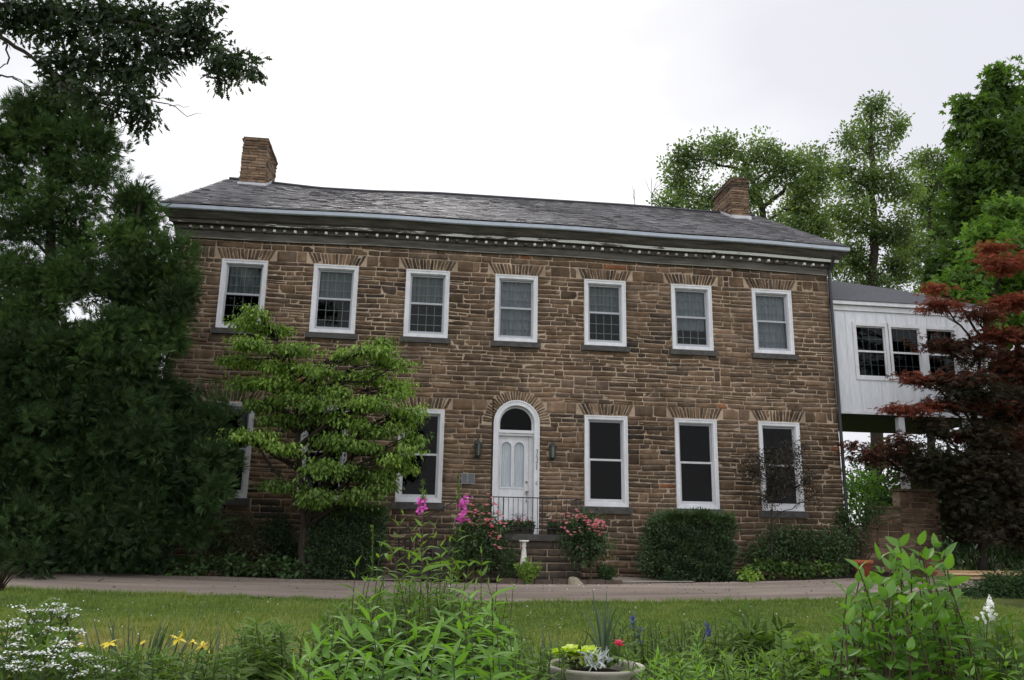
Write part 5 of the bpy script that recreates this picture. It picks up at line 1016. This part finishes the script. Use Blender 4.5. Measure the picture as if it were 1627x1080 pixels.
for px, py, Y, lab in ((125, 1028, -15.5, 'yellow flower furthest left, beside the white yarrow'), (175, 1022, -15.3, 'yellow flower left of the tallest iris blades'), (228, 1021, -15.0, 'small pale yellow flower within the tallest iris blades'), (283, 1015, -15.2, 'yellow flower highest over the bed at left'), (307, 1020, -15.0, 'small pale yellow flower between the two larger right ones'), (322, 1028, -15.2, 'yellow flower furthest right in the iris clumps')):
    c = P(px, py, Y); th = thing('yellow_flower', lab, 'flower', G(px, Y), 'yellow flowers among the iris'); s = .6 if 'small' in lab else 1.
    sb = MB(); g = G(px, Y); sb.tube(curve(g, c, 0, 5, .02), .004, 4); sb.build('stem', STEM, th); fb = MB(); m = 7; a = np.arange(m)*.9; put(fb, T_BROAD, np.tile(c, (m, 1)), np.stack([np.cos(a), np.sin(a), rng.uniform(-.5, 1, m)], 1), np.tile(V(0, 0, 1.), (m, 1))+rng.normal(size=(m, 3))*.4, .055*s); fb.build('petals', F_YEL, th)
stemplant('dark glossy lily like stems left of the central clump', 'glossy_clump', 'flowers', spread(375, 500, -16.4, -15.2, 985, 1050, 34, lambda t: 1-.5*abs(t-.3)), T_LANCE, L_HERBD, .15, .035, .3, 3, .08, rlo=.2, srad=.007)
stemplant('mid green leafy plants between the yarrow and the lilies', 'leafy_clump', 'flowers', spread(110, 380, -16.6, -15.6, 1035, 1075, 80), T_LANCE, L_HERBD, .12, .03, .3, 3, .1, rlo=.1)
stemplant('single bright leafed stem at the bottom edge between the lilies and the centre', 'bright_plant', 'flowers', [(492, -17.4, 1048), (478, -17.3, 1060), (470, -17.5, 1066)], T_LANCE, L_LIME, .17, .06, .6, 2, .04)
# bowl planter
bc = P(946, 1058, -16.05); gnd = gz(bc[0], bc[1]); R0 = 74/ppm(-16.05, 946)
bw = thing('bowl_planter', 'round grey concrete bowl planter on a pedestal with mixed plants', 'planter', (bc[0], bc[1], gnd)); CON = mat('pale_concrete', [(.36, .33, .28)], .85, .2, nscale=10, namt=.25, bump=.003, bscale=60)
q = MB(); z = bc[2]; q.lathe((bc[0], bc[1], 0), [(.001, z-.24), (.10, z-.24), (.16, z-.2), (R0*.86, z-.07), (R0*.97, z-.012), (R0, z), (R0*.975, z+.008), (R0*.88, z+.004), (R0*.85, z-.03), (R0*.82, z-.05)], 44); q.build('bowl', CON, bw, True)
q = MB(); q.lathe((bc[0], bc[1], 0), [(.001, z-.03), (R0*.5, z-.025), (R0*.845, z-.045)], 30); q.build('soil', SOIL, bw, True)
q = MB(); q.lathe((bc[0], bc[1], 0), [(.2, gnd-.02), (.2, gnd+.06), (.1, gnd+.1), (.07, gnd+.3), (.09, z-.3), (.13, z-.24)], 20); q.build('pedestal', CON, bw, True)
lb = MB(); sb = MB(); c0 = P(912, 1040, -16.0); n = 26; a = rng.random(n)*6.28; p = c0+np.stack([np.cos(a)*.05, np.sin(a)*.05, .0+.05*rng.random(n)-.02], 1); put(lb, T_MAPLE, p, np.stack([np.cos(a), np.sin(a), .15+.2*rng.random(n)], 1), np.tile(V(0, 0, 1.), (n, 1))+rng.normal(size=(n, 3))*.25, .11)
for k in range(8): sb.tube([c0+V(rng.normal()*.03, 0, -.13), p[k]], .003, 4)
t_ = thing('chartreuse_plant', 'yellow green leafed plant at the left of the bowl', 'plant', c0-V(0, 0, .13)); lb.build('leaves', L_CHART, t_); sb.build('stems', STEM, t_)
t_ = thing('silver_plant', 'silvery white leaved plant at the front of the bowl', 'plant', P(950, 1066, -16.2)); lb = MB(); c0 = P(950, 1052, -16.2); n = 44; a = rng.random(n)*6.28; n = 40; a = a[:n]; put(lb, T_LANCE, c0+rng.normal(size=(n, 3))*V(.03, .03, .02), np.stack([np.cos(a), np.sin(a), .2+rng.random(n)], 1), rdir(n), .05); lb.build('leaves', L_SILV, t_)
lb = MB(); t_ = thing('spike_grass', 'upright spiky grass rising from the bowl', 'plant', P(962, 1050, -16.05)); k = 10
for px, pt, dx in ((964, 938, 0), (960, 955, -8), (968, 960, 14), (952, 960, -22), (945, 935, -20), (975, 965, 24), (958, 975, 4), (990, 968, 30), (930, 968, -44), (925, 1000, -50), (1010, 985, 44), (966, 990, 8)):
    a = P(960, 1052, -16.05); e_ = P(px+dx*.2, pt, -16.05+rng.normal()*.04); tt = np.linspace(0, 1, k)[:, None]; c = a+(e_-a)*tt+V(0, 0, .05)*np.sin(tt*3.14)*(abs(dx) > 20); w = (.007*(1-tt[:, 0]**2)+.0008); s_ = V(1, 0, 0)
    v = np.stack([c-s_*w[:, None], c+s_*w[:, None]], 1).reshape(-1, 3); i = np.arange(k-1)*2; lb.add(v, None, np.stack([i, i+1, i+3, i+2], 1), rng.random())
lb.build('blades', L_IRIS, t_)
t_ = thing('red_carnation', 'small red flower at the right of the bowl', 'flower', P(984, 1055, -16.1)); c0 = P(984, 1026, -16.1); fb = MB(); petals(fb, np.tile(c0, (3, 1))+rng.normal(size=(3, 3))*.008, .045, 9); fb.build('petals', F_RED, t_)
sb = MB(); sb.tube([P(982, 1056, -16.1), c0], .003, 4); n = 40; put(sb, T_NEED, P(984, 1045, -16.1)+rng.normal(size=(n, 3))*V(.03, .03, .025), rdir(n, .5), rdir(n), .05); sb.build('stem', L_HERBD, t_)
t_ = thing('small_leaf_plant', 'low dull green plant filling the back of the bowl', 'plant', P(935, 1050, -15.95)); lb = MB(); n = 170; put(lb, T_ROUND, P(945, 1046, -15.95)+rng.normal(size=(n, 3))*V(.11, .04, .025), rdir(n), rdir(n, .8), .03); lb.build('leaves', L_HERBD, t_)
# right of the bowl
for px, Y, pt, n, lab in ((875, -15.3, 990, 60, 'iris clump of dark blades left of the bowl'), (900, -15.0, 1000, 40, 'iris clump right behind the bowl on its left'), (1040, -14.8, 1000, 40, 'upright iris clump behind the bright leaved stems'), (1130, -14.8, 985, 36, 'iris clump with one tall blade right of the bright stems'), (1095, -14.6, 995, 40, 'iris clump between the bright stems')):
    blades(lab, 'iris_clump', 'iris', px, Y, pt-8, int(n*1.4), .012, .3, .12, group='iris clumps in the front bed')
stemplant('low leafy plants with small blue flower spikes behind the bowl', 'blue_flowered_clump', 'flowers', spread(960, 1180, -15.4, -14.2, 985, 1040, 60), T_LANCE, L_HERBD, .12, .04, .4, 2, .1, rlo=.15)
bt = [o for o in C.objects if o.name == 'blue_flowered_clump'][0]
for px, py in ((1006, 985), (1017, 1009), (1125, 1000)):
    fb = MB(); n = 22; p = np.array([P(px+rng.normal()*2.5, py+rng.normal()*6, -14.9) for _ in range(n)]); put(fb, T_ROUND, p, rdir(n), rdir(n), .025); fb.build('flower_spike', F_BLUE, bt)
stemplant('yellow green narrow leaved stems at the front right of the bowl', 'bright_clump', 'flowers', [(1045, -16.6, 1040), (1040, -16.8, 1055), (1108, -16.5, 1012), (1110, -16.7, 1040), (1060, -16.9, 1062), (1080, -16.7, 1058), (1190, -16.7, 1060), (1165, -16.8, 1066), (1130, -16.9, 1068), (1225, -16.7, 1062), (1020, -17, 1068)], T_LANCE, L_LIME, .085, .022, .6, 3, .03, rlo=.2)
shrub('narrow_leaved_mound', 'rounded mound of narrow dull leaves right of the bright stems', 'plant', [(1205, 1025, 32, 30), (1195, 1055, 40, 26), (1225, 1045, 26, 28)], -14.9, T_NEED, L_HERBD, .12, 1300, shell=.4, cl=.12, up=.3, droop=-.4, dy=.05)
stemplant('pale leaved plants between the mound and the hydrangea', 'leafy_clump', 'flowers', spread(1240, 1345, -15.6, -14.6, 1010, 1050, 40), T_BROAD, L_HERB, .12, .05, .35, 2, .1, rlo=.2)
stemplant('low green plants along the bottom right of the bed', 'leafy_clump', 'flowers', spread(990, 1340, -16.4, -15.6, 1040, 1075, 80), T_LANCE, L_HERB, .12, .03, .35, 2, .1)
stemplant('low green plants between the centre clump and the bowl', 'leafy_clump', 'flowers', spread(800, 900, -16.6, -15.6, 1030, 1075, 30), T_LANCE, L_HERBD, .12, .03, .35, 2, .1)
hyd = [(1365, -16.9, 905), (1398, -16.8, 890), (1430, -16.8, 868), (1462, -16.7, 866), (1488, -16.8, 870), (1505, -16.9, 905), (1345, -17.0, 945), (1375, -16.6, 930), (1415, -16.9, 905), (1448, -17.0, 905), (1475, -17.0, 915), (1410, -17.1, 950), (1440, -17.2, 960), (1480, -17.2, 965), (1520, -17.0, 965), (1385, -17.1, 985), (1530, -16.9, 1000), (1355, -16.8, 990), (1500, -17.1, 1000), (1460, -17.2, 1000), (1420, -17.2, 1010)]
hyd = hyd+[(a+rng.normal()*16, b+rng.normal()*.12, c_+rng.uniform(12, 50)) for a, b, c_ in hyd for _ in (0, 1)]
hy, _ = stemplant('tall bright leaved hydrangea bush at the right of the bed', 'hydrangea_bush', 'bush', hyd, T_BROAD, L_LIME, .082, .055, .4, 2, .15, STEMR, bare=.08, rlo=-.2, rhi=.6, srad=.007, topsmall=.9)
stemplant('darker leafy plants under and right of the hydrangea', 'leafy_clump', 'flowers', spread(1340, 1627, -16.6, -15.4, 985, 1060, 70), T_BROAD, L_HERB, .13, .05, .3, 2, .12, rhi=.6)
stemplant('bright small stems at the bottom right corner', 'leafy_clump', 'flowers', [(1560, -17, 1045), (1595, -17, 1035), (1615, -16.9, 1048), (1540, -17.2, 1060), (1625, -17.1, 1062)], T_LANCE, L_LIME, .11, .03, .5, 2, .04)
ws, wt_ = stemplant('white flower spike rising at the right edge', 'white_flower_spike', 'flower', [(1573, -16.2, 985)], T_LANCE, L_HERB, .12, .07, .5, 2, .03)
fb = MB(); n = 90; hh = rng.random(n); p = np.array([P(1572+rng.normal()*(5*(1-h_)+1), 985-38*h_, -16.2+rng.normal()*.015) for h_ in hh]); put(fb, T_ROUND, p, rdir(n), rdir(n), .024*(1.15-hh*.7)); fb.build('flower_spike', F_WHITE, ws)
blades('dark red grassy leaves at the far left by the drive', 'red_grass', 'plant', 2, -4.9, 893, 26, .02, .8, .08, lm=L_REDLO)
